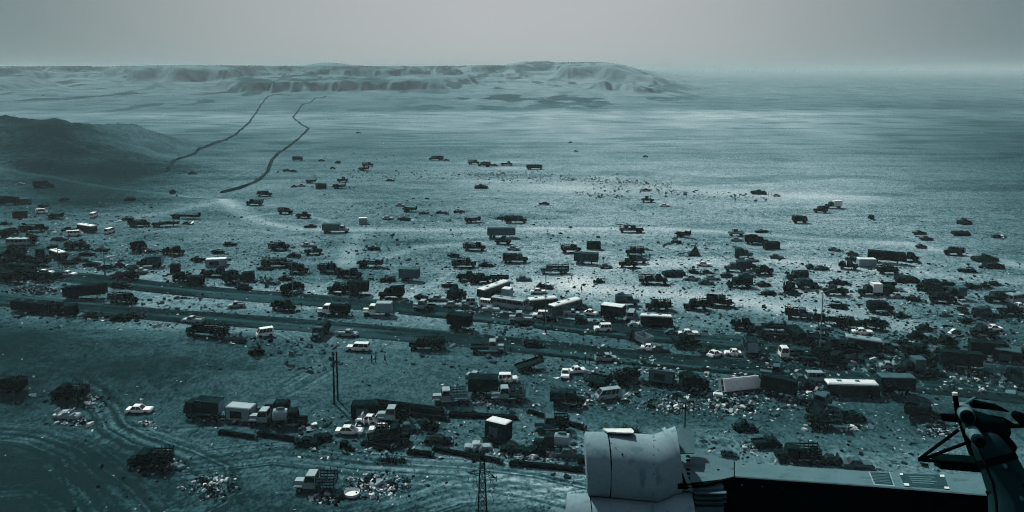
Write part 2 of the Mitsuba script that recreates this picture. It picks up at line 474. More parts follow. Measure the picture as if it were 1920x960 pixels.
def build_trench(key, pix, label, width=1.15, high=0.9):
    p = densify(np.array([at(*q)[:2] for q in pix]), 3.0)
    for _ in range(3):
        p[1:-1] = (p[:-2] + 2 * p[1:-1] + p[2:]) / 4
    t = np.gradient(p, axis=0)
    t /= np.linalg.norm(t, axis=1, keepdims=True) + 1e-9
    nrm = np.stack([-t[:, 1], t[:, 0]], 1)
    prof = [(-1.0, -0.3), (-0.62, 0.75), (-0.25, 0.9), (-0.05, 0.1), (0.15, 0.1), (0.35, 0.9), (0.7, 0.7), (1.0, -0.3)]
    v = []
    rng = np.random.default_rng(len(pix))
    for a, h in prof:
        wob = 0.95 + 1.1 * (meshkit.noise(np.stack([np.arange(len(p)) * 0.35, p[:, 0] * 0 + a * 3, p[:, 0] * 0], -1), 8) - 0.5)
        q = p + nrm * (a * width * (0.5 + 1.0 * meshkit.noise(np.stack([np.arange(len(p)) * 0.22 + 9, p[:, 0] * 0, p[:, 0] * 0 + a], -1), 9)))[:, None]
        v.append(np.column_stack([q, ground_z(q[:, 0], q[:, 1]) + h * high * wob]))
    m, nn = len(v), len(p)
    i, j = np.meshgrid(np.arange(m - 1), np.arange(nn - 1), indexing='ij')
    a, b, c, d = i * nn + j, (i + 1) * nn + j, (i + 1) * nn + j + 1, i * nn + j + 1
    f = np.vstack([np.stack([a, c, b], -1).reshape(-1, 3), np.stack([a, d, c], -1).reshape(-1, 3)])
    scene[key] = mikit.ply((np.vstack(v), f), 'spoil_earth', smooth=40)
    tag(key, label, kind='structure')


build_ground()
build_roads()
build_trench('trench', [(612, 180), (590, 185), (565, 198), (556, 212), (549, 220), (566, 234), (579, 242), (564, 256), (545, 272), (522, 287), (508, 302), (502, 322), (482, 340), (450, 354), (415, 362)],
             'dark zigzag trench bank, the longer one to the right')
build_trench('trench_001', [(545, 179), (528, 177), (510, 178), (497, 186), (484, 205), (465, 232), (440, 254), (400, 270), (362, 283), (336, 298), (312, 321)], 'dark zigzag trench bank, the left one running to the hillside', 1.3)

scene['haze'] = {'type': 'cube', 'bsdf': {'type': 'null'}, 'interior': {'type': 'ref', 'id': 'haze_air'}, 'to_world': T().translate([0, 0, 48]).scale([50000, 50000, 72])}
tag('haze', 'thin dusty haze over the whole desert', kind='stuff')


# ---------------------------------------------------------------- vehicles
# local axes: x forward, y left, z up, origin on the ground under the middle; every builder returns [(part name, mesh, material, sub-part parent or None)]
def wheels(out, xs, half, r, w=0.26, mat='rubber', lod=0, n=10):
    for x in xs:
        for s in (-1, 1):
            m = MB().cyl((x, s * half, r), (x, s * (half - w), r), r, n=n)
            out.append(('wheel', m, mat, None))
            if lod == 0:
                out.append(('hub', MB().cyl((x, s * half, r), (x, s * (half + 0.03), r), r * 0.5, r * 0.42, n=8), 'grey_paint', 'wheel'))


def car(L, c, o, rng, kind='sedan', lod=0):
    """sedan, wagon (boxy, roof to the tail), van, pickup, jeep. o: options b burnt, h hood up, t trunk up, d doors open, n no wheels."""
    out, W = [], {'sedan': 0.86, 'wagon': 0.92, 'van': 0.92, 'pickup': 0.86, 'jeep': 0.82}[kind]
    burnt = 'b' in o
    body, h = PAINT[c], L / 2
    gl = 'burnt_metal' if burnt else 'dark_glass'
    zb = 0.30 if burnt else 0.38
    belt = {'sedan': 0.86, 'wagon': 1.05, 'van': 1.12, 'pickup': 0.96, 'jeep': 0.98}[kind]
    top = {'sedan': 1.42, 'wagon': 1.82, 'van': 2.02, 'pickup': 1.66, 'jeep': 1.75}[kind]
    lower = MB().hexa((-h, h, -W, W, zb), (-h + 0.05, h - 0.08, -W * 0.97, W * 0.97, belt * 0.74))
    lower.hexa((-h + 0.05, h - 0.08, -W * 0.97, W * 0.97, belt * 0.74), (-h + 0.16, h - 0.3, -W * 0.88, W * 0.88, belt))
    if kind == 'sedan':
        x0, x1, X0, X1 = -h * 0.62, h * 0.36, -h * 0.40, h * 0.08
    elif kind == 'wagon':
        x0, x1, X0, X1 = -h + 0.12, h * 0.38, -h + 0.22, h * 0.22
    elif kind == 'van':
        x0, x1, X0, X1 = -h + 0.10, h * 0.86, -h + 0.16, h * 0.55
    elif kind == 'jeep':
        x0, x1, X0, X1 = -h + 0.15, h * 0.30, -h + 0.22, h * 0.22
    else:
        x0, x1, X0, X1 = -h * 0.10, h * 0.46, -h * 0.06, h * 0.28
    w0, w1 = W * 0.88, W * (0.70 if kind == 'sedan' else 0.80)
    glass = MB().hexa((x0 + 0.02, x1 - 0.02, -w0 + 0.03, w0 - 0.03, belt), (X0 + 0.02, X1 - 0.02, -w1 + 0.03, w1 - 0.03, top - 0.05))
    roof = MB().hexa((X0 - 0.06, X1 + 0.08, -w1 - 0.02, w1 + 0.02, top - 0.07), (X0, X1, -w1 + 0.05, w1 - 0.05, top))
    for s in (-1, 1):                       # pillars stand proud of the glass
        k = {'sedan': (0, 0.47, 1), 'wagon': (0, 0.3, 0.64, 1), 'van': (0, 0.26, 0.5, 0.74, 1), 'pickup': (0, 1), 'jeep': (0, 0.5, 1)}[kind]
        for a in k:
            roof.beam((x0 + (x1 - x0) * a, s * w0, belt - 0.02), (X0 + (X1 - X0) * a, s * w1, top - 0.03), 0.10, 0.07)
    if kind == 'van':                       # blind rear quarter
        for s in (-1, 1):
            roof.box(x0, x0 + (x1 - x0) * 0.12, s * (w0 - 0.04) - 0.03, s * (w0 - 0.04) + 0.03, belt, top - 0.06)
    if kind == 'pickup':                    # open bed
        bed = MB()
        for s in (-1, 1):
            bed.box(-h + 0.05, x0 - 0.04, s * W * 0.95 - 0.04, s * W * 0.95 + 0.04, belt - 0.02, belt + 0.28)
        bed.box(-h + 0.03, -h + 0.10, -W * 0.95, W * 0.95, belt - 0.05, belt + 0.27)
        out.append(('bed', bed, body, None))
        if 'l' in o:
            load = MB()
            for _ in range(7):
                a, b = rng.uniform(-h + 0.4, x0 - 0.4), rng.uniform(-0.5, 0.5)
                load.hexa((a - 0.3, a + 0.3, b - 0.3, b + 0.3, belt - 0.02), (a - 0.2, a + 0.25, b - 0.2, b + 0.2, belt + rng.uniform(0.3, 0.75)))
            out.append(('load', load, 'burnt_metal', None))
    panels = MB()
    if 'h' in o:
        panels.hexa((h * 0.36, h * 0.40, -W * 0.8, W * 0.8, belt), (h * 0.46, h * 0.50, -W * 0.78, W * 0.78, belt + 0.85))
        out.append(('bonnet', panels, body, None))
    if 't' in o:
        out.append(('boot_lid', MB().hexa((-h * 0.64, -h * 0.60, -W * 0.8, W * 0.8, belt), (-h * 0.78, -h * 0.74, -W * 0.78, W * 0.78, belt + 0.7)), body, None))
    if 'd' in o:
        for s in (-1, 1):
            for a in (h * 0.30, -h * 0.12):
                out.append(('door', MB().beam((a, s * W, belt - 0.18), (a - 0.52, s * (W + 0.72), belt - 0.18), 0.07, 0.62).beam((a - 0.1, s * (W + 0.13), belt + 0.30), (a - 0.45, s * (W + 0.62), belt + 0.28), 0.05, 0.05), body, None))
    if burnt:
        sd = rng.integers(1, 9999)
        lower.crumple(0.16, 1.1, sd, 2)
        roof.crumple(0.15, 1.0, sd, 1)
        glass = None
    out.insert(0, ('body', lower, body, None))
    out.append(('roof', roof, body, None))
    if glass:
        out.append(('cabin_glass', glass, gl, None))
    if not burnt and lod == 0:
        out.append(('bumper', MB().box(h - 0.04, h + 0.08, -W * 0.92, W * 0.92, 0.42, 0.56), 'grey_paint', None))
        out.append(('bumper', MB().box(-h - 0.08, -h + 0.04, -W * 0.92, W * 0.92, 0.42, 0.56), 'grey_paint', None))
        for s in (-1, 1):
            out.append(('headlight', MB().box(h - 0.1, h + 0.01, s * W * 0.7 - 0.14, s * W * 0.7 + 0.14, 0.6, 0.74), 'pale_paint', None))
    if 'n' not in o:
        r = 0.31 if kind in ('sedan',) else 0.38
        wheels(out, (h * 0.60, -h * 0.58), W + 0.02, r * (0.85 if burnt else 1), 0.22, lod=lod)
    return out


def cab(out, xf, c, bonnet, burnt, rng, wide=1.12, tall=2.75):
    """A lorry cab whose front is at xf; returns where the cab ends. A bonneted cab has a lower nose ahead of the cabin."""
    m = PAINT[c]
    if bonnet:
        nose = MB().hexa((xf - 1.55, xf, -0.62, 0.62, 0.85), (xf - 1.55, xf - 0.12, -0.58, 0.58, 1.72))
        for s in (-1, 1):
            nose.hexa((xf - 1.5, xf - 0.02, s * 0.85 - 0.30, s * 0.85 + 0.30, 0.98), (xf - 1.3, xf - 0.3, s * 0.85 - 0.27, s * 0.85 + 0.27, 1.22))
        x1 = xf - 1.5
        if burnt:
            nose.crumple(0.16, 1.0, int(rng.integers(1, 9999)), 1)
        out.append(('nose', nose, m, None))
        if not burnt:
            out.append(('grille', MB().box(xf - 0.02, xf + 0.03, -0.5, 0.5, 0.95, 1.5), 'dark_paint', 'nose'))
    else:
        x1 = xf
    x0 = x1 - 1.75
    cb = MB().hexa((x0, x1, -wide, wide, 0.85), (x0, x1 - 0.03, -wide, wide, 1.75))
    roof = MB().hexa((x0 + 0.02, x1 - 0.26, -wide + 0.08, wide - 0.08, tall - 0.16), (x0 + 0.08, x1 - 0.4, -wide + 0.14, wide - 0.14, tall))
    for s in (-1, 1):
        for a, b in ((x0 + 0.06, x0 + 0.08), (x1 - 0.05, x1 - 0.32)):
            roof.beam((a, s * (wide - 0.04), 1.72), (b, s * (wide - 0.12), tall - 0.12), 0.11)
    if burnt:
        sd = int(rng.integers(1, 9999))
        cb.crumple(0.14, 0.9, sd, 1)
        roof.crumple(0.16, 0.9, sd, 1)
    out.append(('cab', cb, m, None))
    out.append(('cab_roof', roof, m, None))
    out.append(('cab_glass', MB().hexa((x0 + 0.03, x1 - 0.06, -wide + 0.06, wide - 0.06, 1.75), (x0 + 0.06, x1 - 0.36, -wide + 0.15, wide - 0.15, tall - 0.15)), 'burnt_metal' if burnt else 'dark_glass', None))
    return x0


def clutter(rng, x0, x1, hw, z0, hgt, n, size=0.5):
    m = MB()
    for _ in range(n):
        a, b = rng.uniform(x0, x1), rng.uniform(-hw, hw)
        s = size * rng.uniform(0.5, 1.3, 3)
        top = z0 + hgt * rng.uniform(0.25, 1.0) * (1 - 0.4 * abs(b) / hw)
        dx, dy = rng.uniform(-0.25, 0.25, 2)
        m.hexa((a - s[0], a + s[0], b - s[1], b + s[1], z0), (a - s[0] * 0.6 + dx, a + s[0] * 0.7 + dx, b - s[1] * 0.7 + dy, b + s[1] * 0.6 + dy, top))
    for _ in range(max(2, n // 3)):
        a, b = rng.uniform(x0, x1), rng.uniform(-hw, hw)
        m.beam((a, b, z0 + hgt * 0.2), (a + rng.uniform(-1.2, 1.2), b + rng.uniform(-0.6, 0.6), z0 + hgt * rng.uniform(0.8, 1.35)), 0.10)
    return m


def lorry(kind, L, c, c2, o, rng, lod=0):
    """kinds: box, canvas, stake, flat, dump, tank, crane, bare. c cab colour, c2 body colour; o: b burnt, f forward-control cab (no bonnet), l loaded."""
    out, h = [], L / 2
    burnt = 'b' in o
    m2 = PAINT[c2]
    fr = MB().box(-h + 0.1, h - 0.3, -0.55, -0.38, 0.72, 0.95).box(-h + 0.1, h - 0.3, 0.38, 0.55, 0.72, 0.95)
    for a in np.linspace(-h + 0.3, h - 0.6, 5):
        fr.box(a - 0.08, a + 0.08, -0.5, 0.5, 0.74, 0.92)
    out.append(('chassis', fr, 'burnt_metal' if burnt else 'dark_paint', None))
    x = cab(out, h, c, 'f' not in o, burnt, rng) - 0.12
    zb, W = 1.05, 1.22
    if kind == 'box':
        b = MB().box(-h, x, -W, W, zb, 3.35)
        if burnt:
            b.crumple(0.22, 0.8, int(rng.integers(1, 9999)), 2)
        out.append(('box', b, m2, None))
        if not burnt and lod == 0:
            out.append(('rear_door', MB().box(-h - 0.04, -h - 0.003, -W + 0.1, W - 0.1, zb + 0.1, 3.25), 'pale_paint', 'box'))
            trim = MB()
            for z in (zb + 0.03, 3.33):
                for s in (-1, 1):
                    trim.box(-h, x, s * (W + 0.02) - 0.03, s * (W + 0.02) + 0.03, z - 0.05, z + 0.05)
            out.append(('rail', trim, 'grey_paint', 'box'))
    elif kind == 'canvas':
        n = 7
        a = np.linspace(0, np.pi, n)
        prof = [(W, zb + 0.55), (W, 2.45)] + [(W * math.cos(t), 2.45 + 0.62 * math.sin(t)) for t in a[1:-1]] + [(-W, 2.45), (-W, zb + 0.55)]
        nx = 6
        xs = np.linspace(-h, x, nx)
        v = [(xx, y, z + (0 if k % 2 else -0.09) * (z > 2) + 0.05 * rng.uniform(-1, 1)) for k, xx in enumerate(xs) for y, z in prof]
        P = len(prof)
        f = []
        for k in range(nx - 1):
            for j in range(P - 1):
                q = k * P + j
                f += [(q, q + P, q + P + 1), (q, q + P + 1, q + 1)]
        for e in (0, (nx - 1) * P):
            f += [(e, e + j, e + j + 1) for j in range(1, P - 1)]
        out.append(('tarpaulin', MB().add(v, f), 'burnt_metal' if burnt else m2, None))
        out.append(('bed', MB().box(-h, x, -W - 0.03, W + 0.03, zb - 0.05, zb + 0.6), 'burnt_metal' if burnt else 'dark_paint', None))
    elif kind == 'tank':
        t = MB().cyl((-h, 0, 2.0), (x, 0, 2.0), 1.05, n=16)
        for e, s in ((-h, -1), (x, 1)):
            t.cyl((e, 0, 2.0), (e + s * 0.14, 0, 2.0), 1.05, 0.7, n=16)
        out.append(('tank', t, m2, None))
        out.append(('walkway', MB().box(-h + 0.4, x - 0.4, -0.3, 0.3, 3.04, 3.10), 'grey_paint', 'tank'))
        for a in np.linspace(-h + 0.8, x - 0.8, 3):
            out.append(('hatch', MB().cyl((a, 0, 3.1), (a, 0, 3.28), 0.28, n=8), 'grey_paint', 'tank'))
        cr = MB()
        for a in np.linspace(-h + 0.5, x - 0.5, 3):
            cr.box(a - 0.1, a + 0.1, -0.8, 0.8, 0.95, 1.5)
        out.append(('cradle', cr, 'dark_paint', None))
    else:
        bed = MB().box(-h, x, -W, W, zb - 0.06, zb + 0.08)
        if kind in ('stake', 'dump'):
            hh = 1.55 if kind == 'stake' else 1.35
            if kind == 'dump':
                for s in (-1, 1):
                    bed.hexa((-h, x, s * (W - 0.08) - 0.05, s * (W - 0.08) + 0.05, zb), (-h - 0.1, x, s * W - 0.05, s * W + 0.05, zb + hh))
                bed.box(x - 0.1, x, -W, W, zb, zb + hh + 0.25)
                bed.hexa((-h - 0.05, -h + 0.05, -W, W, zb), (-h - 0.15, -h - 0.05, -W, W, zb + hh * 0.95))
            out.append(('bed', bed, 'burnt_metal' if burnt else m2, None))
            if kind == 'stake':
                rails = MB()
                for s in (-1, 1):
                    for z in (0.35, 0.8, 1.25):
                        rails.box(-h, x, s * W - 0.03, s * W + 0.03, zb + z, zb + z + 0.24)
                for z in (0.35, 0.8, 1.25):
                    rails.box(-h - 0.03, -h + 0.03, -W, W, zb + z, zb + z + 0.24)
                for a in np.linspace(-h, x, 6):
                    for s in (-1, 1):
                        rails.box(a - 0.05, a + 0.05, s * (W + 0.05) - 0.04, s * (W + 0.05) + 0.04, zb, zb + hh + rng.uniform(0.05, 0.55))
                if burnt:
                    rails.crumple(0.10, 0.8, int(rng.integers(1, 9999)), 0)
                out.append(('stake_side', rails, 'burnt_metal' if burnt else m2, None))
        else:
            for s in (-1, 1):
                bed.box(-h, x, s * W - 0.04, s * W + 0.04, zb, zb + 0.45)
            out.append(('bed', bed, 'burnt_metal' if burnt else m2, None))
        if kind == 'crane':
            out.append(('turntable', MB().cyl((-0.6, 0, zb), (-0.6, 0, zb + 0.7), 0.9, n=12).box(-1.4, 0.3, -0.8, 0.8, zb + 0.5, zb + 1.5), 'dark_paint', None))
            out.append(('boom', MB().beam((-1.3, 0.2, zb + 1.3), (h + 1.6, 0.2, zb + 2.2), 0.30).beam((-0.6, -0.3, zb + 1.2), (h - 1.0, -0.1, zb + 2.9), 0.16), 'dark_paint', None))
        if 'l' in o or burnt:
            out.append(('load', clutter(rng, -h + 0.3, x - 0.2, W - 0.25, zb, 1.5 if 'l' in o else 0.9, 11 if lod == 0 else 7), 'burnt_metal', None))
    r = 0.50
    ax = [h - 0.95, -h + 1.1] + ([-h + 2.25] if L > 7.4 else [])
    wheels(out, ax, 1.12, r * (0.9 if burnt else 1), 0.34, lod=lod)
    return out


def bus(L, c, o, rng, lod=0, side=None):
    out, h, W, m = [], L / 2, 1.22, PAINT[c]
    burnt = 'b' in o
    b = MB().hexa((-h, h, -W, W, 0.5), (-h, h - 0.05, -W, W, 1.55))
    out.append(('body', b, PAINT[side] if side else m, None))
    out.append(('window_band', MB().hexa((-h + 0.06, h - 0.10, -W + 0.04, W - 0.04, 1.55), (-h + 0.06, h - 0.3, -W + 0.07, W - 0.07, 2.45)), 'burnt_metal' if burnt else 'dark_glass', None))
    pil = MB()
    for a in np.linspace(-h + 0.06, h - 0.3, max(6, int(L / 1.25))):
        for s in (-1, 1):
            pil.box(a - 0.07, a + 0.07, s * (W - 0.05) - 0.05, s * (W - 0.05) + 0.05, 1.53, 2.47)
    for y in (-W + 0.06, 0, W - 0.06):
        pil.box(-h + 0.0, -h + 0.1, y - 0.07, y + 0.07, 1.53, 2.47)
        pil.beam((h - 0.1, y, 1.53), (h - 0.28, y, 2.47), 0.1)
    out.append(('pillar', pil, PAINT[side] if side else m, None))
    rf = MB().hexa((-h, h - 0.22, -W, W, 2.43), (-h + 0.05, h - 0.3, -W + 0.05, W - 0.05, 2.68)).hexa((-h + 0.05, h - 0.3, -W + 0.05, W - 0.05, 2.68), (-h + 0.3, h - 0.5, -W + 0.4, W - 0.4, 2.82))
    out.append(('roof', rf, m, None))
    if lod == 0 and 'v' not in o:
        for a in (-L * 0.25, L * 0.1):
            out.append(('roof_vent', MB().box(a - 0.4, a + 0.4, -0.35, 0.35, 2.82, 2.90), 'grey_paint', 'roof'))
        out.append(('bumper', MB().box(h - 0.03, h + 0.1, -W, W, 0.45, 0.7), 'grey_paint', None))
    wheels(out, (h - 1.9, -h + 2.2), W + 0.01, 0.48, 0.3, lod=lod)
    return out


def trailer(L, c, o, rng, lod=0, top=None, z0=1.15, tall=2.5):
    """A semi-trailer: box (or, with 'p', a bare platform, with 'l' loaded), landing legs and tandem axles. top: roof colour."""
    out, h, W, m = [], L / 2, 1.22, PAINT[c]
    burnt = 'b' in o
    out.append(('frame', MB().box(-h + 0.1, h - 0.1, -0.5, -0.3, 0.85, z0).box(-h + 0.1, h - 0.1, 0.3, 0.5, 0.85, z0), 'dark_paint', None))
    if 'p' in o:
        d = MB().box(-h, h, -W, W, z0, z0 + 0.16)
        for s in (-1, 1):
            d.box(-h, h, s * W - 0.05, s * W + 0.05, z0 + 0.1, z0 + 0.5)
        d.box(h - 0.08, h, -W, W, z0, z0 + 1.5)
        if burnt:
            d.crumple(0.08, 0.5, int(rng.integers(1, 9999)), 1)
        out.append(('platform', d, m, None))
        if 'l' in o:
            out.append(('load', clutter(rng, -h + 0.3, h - 0.4, W - 0.25, z0 + 0.1, 1.3, int(L * 1.6), 0.6), 'burnt_metal', None))
    else:
        b = MB().box(-h, h, -W, W, z0, z0 + tall)
        if burnt:
            b.crumple(0.20, 0.6, int(rng.integers(1, 9999)), 2)
        out.append(('box', b, m, None))
        if top:
            out.append(('roof', MB().hexa((-h - 0.02, h + 0.02, -W - 0.02, W + 0.02, z0 + tall + 0.003), (-h + 0.1, h - 0.1, -W + 0.1, W - 0.1, z0 + tall + 0.12)), PAINT[top], None))
        if not burnt and lod == 0:
            for a in np.linspace(-h + 0.4, h - 0.4, max(5, int(L / 0.9))):
                out.append(('rib', MB().box(a - 0.05, a + 0.05, -(W + 0.02) - 0.022, -(W + 0.02) + 0.022, z0 + 0.05, z0 + tall - 0.05), m, 'box'))
    for s in (-1, 1):
        out.append(('landing_leg', MB().box(h - 2.2, h - 2.0, s * 0.7 - 0.08, s * 0.7 + 0.08, 0, z0), 'dark_paint', None))
    wheels(out, (-h + 1.2, -h + 2.4), 1.15, 0.5, 0.5, lod=lod)
    return out


def shelter(L, c, o, rng, lod=0, top=None, tall=2.2, z0=0.25):
    """A box body or cabin that has come off its chassis; w: one dark opening in the side."""
    out, h, W, m = [], L / 2, 1.15, PAINT[c]
    b = MB().box(-h, h, -W, W, z0, z0 + tall)
    if 'b' in o:
        b.crumple(0.14, 0.6, int(rng.integers(1, 9999)), 2)
    out.append(('shell', b, m, None))
    out.append(('roof', MB().hexa((-h - 0.04, h + 0.04, -W - 0.04, W + 0.04, z0 + tall + 0.003), (-h + 0.12, h - 0.12, -W + 0.12, W - 0.12, z0 + tall + 0.13)), PAINT[top or c], None))
    out.append(('skid', MB().box(-h + 0.1, h - 0.1, -0.8, -0.55, 0, z0).box(-h + 0.1, h - 0.1, 0.55, 0.8, 0, z0), 'dark_paint', None))
    if lod == 0:
        out.append(('door', MB().box(-h - 0.05, -h - 0.004, -0.55, 0.55, z0 + 0.1, z0 + tall - 0.25), 'grey_paint', None))
        out.append(('side_panel', MB().box(-h * 0.62, h * 0.30, -W - 0.05, -W - 0.004, z0 + 0.35, z0 + tall * 0.72), 'grey_paint' if c in 'DBM' else 'dark_paint', None))
        corner = MB()
        for x in (-h, h):
            for y in (-W, W):
                corner.box(x - 0.06, x + 0.06, y - 0.06, y + 0.06, z0 - 0.02, z0 + tall + 0.02)
        out.append(('corner_post', corner, 'dark_paint' if c != 'W' else 'grey_paint', None))
    return out


def tracked(L, c, o, rng, lod=0):
    """A tracked armoured vehicle; g: turret with a gun."""
    out, h, m = [], L / 2, PAINT[c]
    for s in (-1, 1):
        t = MB().hexa((-h + 0.5, h - 0.6, s * 1.35 - 0.25, s * 1.35 + 0.25, 0), (-h, h, s * 1.35 - 0.25, s * 1.35 + 0.25, 0.55)).hexa((-h, h, s * 1.35 - 0.25, s * 1.35 + 0.25, 0.55), (-h + 0.3, h - 0.3, s * 1.35 - 0.25, s * 1.35 + 0.25, 0.95))
        out.append(('track', t, 'rubber', None))
    out.append(('hull', MB().hexa((-h + 0.1, h - 0.7, -1.1, 1.1, 0.4), (-h + 0.2, h, -1.5, 1.5, 0.98)).hexa((-h + 0.1, h, -1.55, 1.55, 0.98), (-h + 0.4, h - 1.3, -1.3, 1.3, 1.5)), m, None))
    if 'g' in o:
        out.append(('turret', MB().cyl((-0.1, 0, 1.5), (-0.1, 0, 2.1), 1.25, 0.85, n=12).box(-0.7, -0.1, 0.1, 0.6, 2.1, 2.35), m, None))
        out.append(('gun', MB().cyl((0.8, 0, 1.85), (4.2, 0.1, 2.1), 0.10, 0.08, n=8), m, 'turret'))
    else:
        out.append(('hatch', MB().box(-0.6, 0.4, -0.5, 0.5, 1.5, 1.85), m, None))
    return out


def wreck(L, c, o, rng, lod=0, W=1.0, tall=1.2):
    """A crushed heap that was once a vehicle: flattened shell, torn sheets, bent beams, a wheel or two. p: pale sheets among the dark."""
    out, h = [], L / 2
    sh = MB().hexa((-h * 0.9, h * 0.8, -W, W, 0.1), (-h * 0.75, h * 0.55, -W * 0.8, W * 0.8, tall * 0.55)).hexa((-h * 0.55, h * 0.15, -W * 0.8, W * 0.7, tall * 0.5), (-h * 0.4, h * 0.05, -W * 0.6, W * 0.5, tall))
    sh.crumple(0.30, 0.9, int(rng.integers(1, 9999)), 2)
    out.append(('shell', sh, PAINT[c], None))
    nS = 5 if lod == 0 else 3
    for k in range(nS):
        a, b, t = rng.uniform(-h, h), rng.uniform(-W * 1.1, W * 1.1), rng.uniform(0, 6.28)
        s = rng.uniform(0.35, 0.9)
        dz = rng.uniform(0.1, 0.9)
        m = MB().beam((a - s * math.cos(t), b - s * math.sin(t), 0.15), (a + s * math.cos(t), b + s * math.sin(t), 0.2 + dz), s * 1.3, 0.05, rng.uniform(-0.6, 0.6))
        out.append(('sheet', m, ('white_paint' if k < 2 else 'pale_paint') if 'p' in o and k < 4 else PAINT[c], None))
    bm = MB()
    for _ in range(4):
        a, b, t = rng.uniform(-h, h), rng.uniform(-W, W), rng.uniform(0, 6.28)
        bm.beam((a, b, 0.1), (a + 1.3 * math.cos(t), b + 0.9 * math.sin(t), rng.uniform(0.4, tall * 1.35)), 0.11)
    out.append(('beam', bm, 'burnt_metal', None))
    for s in (-1, 1):
        a = s * h * rng.uniform(0.4, 0.7)
        out.append(('wheel', MB().cyl((a, -W, 0.33), (a, -W + 0.22, 0.36), 0.33, n=10), 'rubber', None))
    return out


LMARKS, VEH = [], []
GROUPS = {}


def spot(px, py, depth_half):
    p = at(px, py)
    q = p[:2] * (1 + depth_half / max(np.hypot(*p[:2]), 1))
    return np.array([q[0], q[1], float(ground_z(q[:1], q[1:2])[0])])


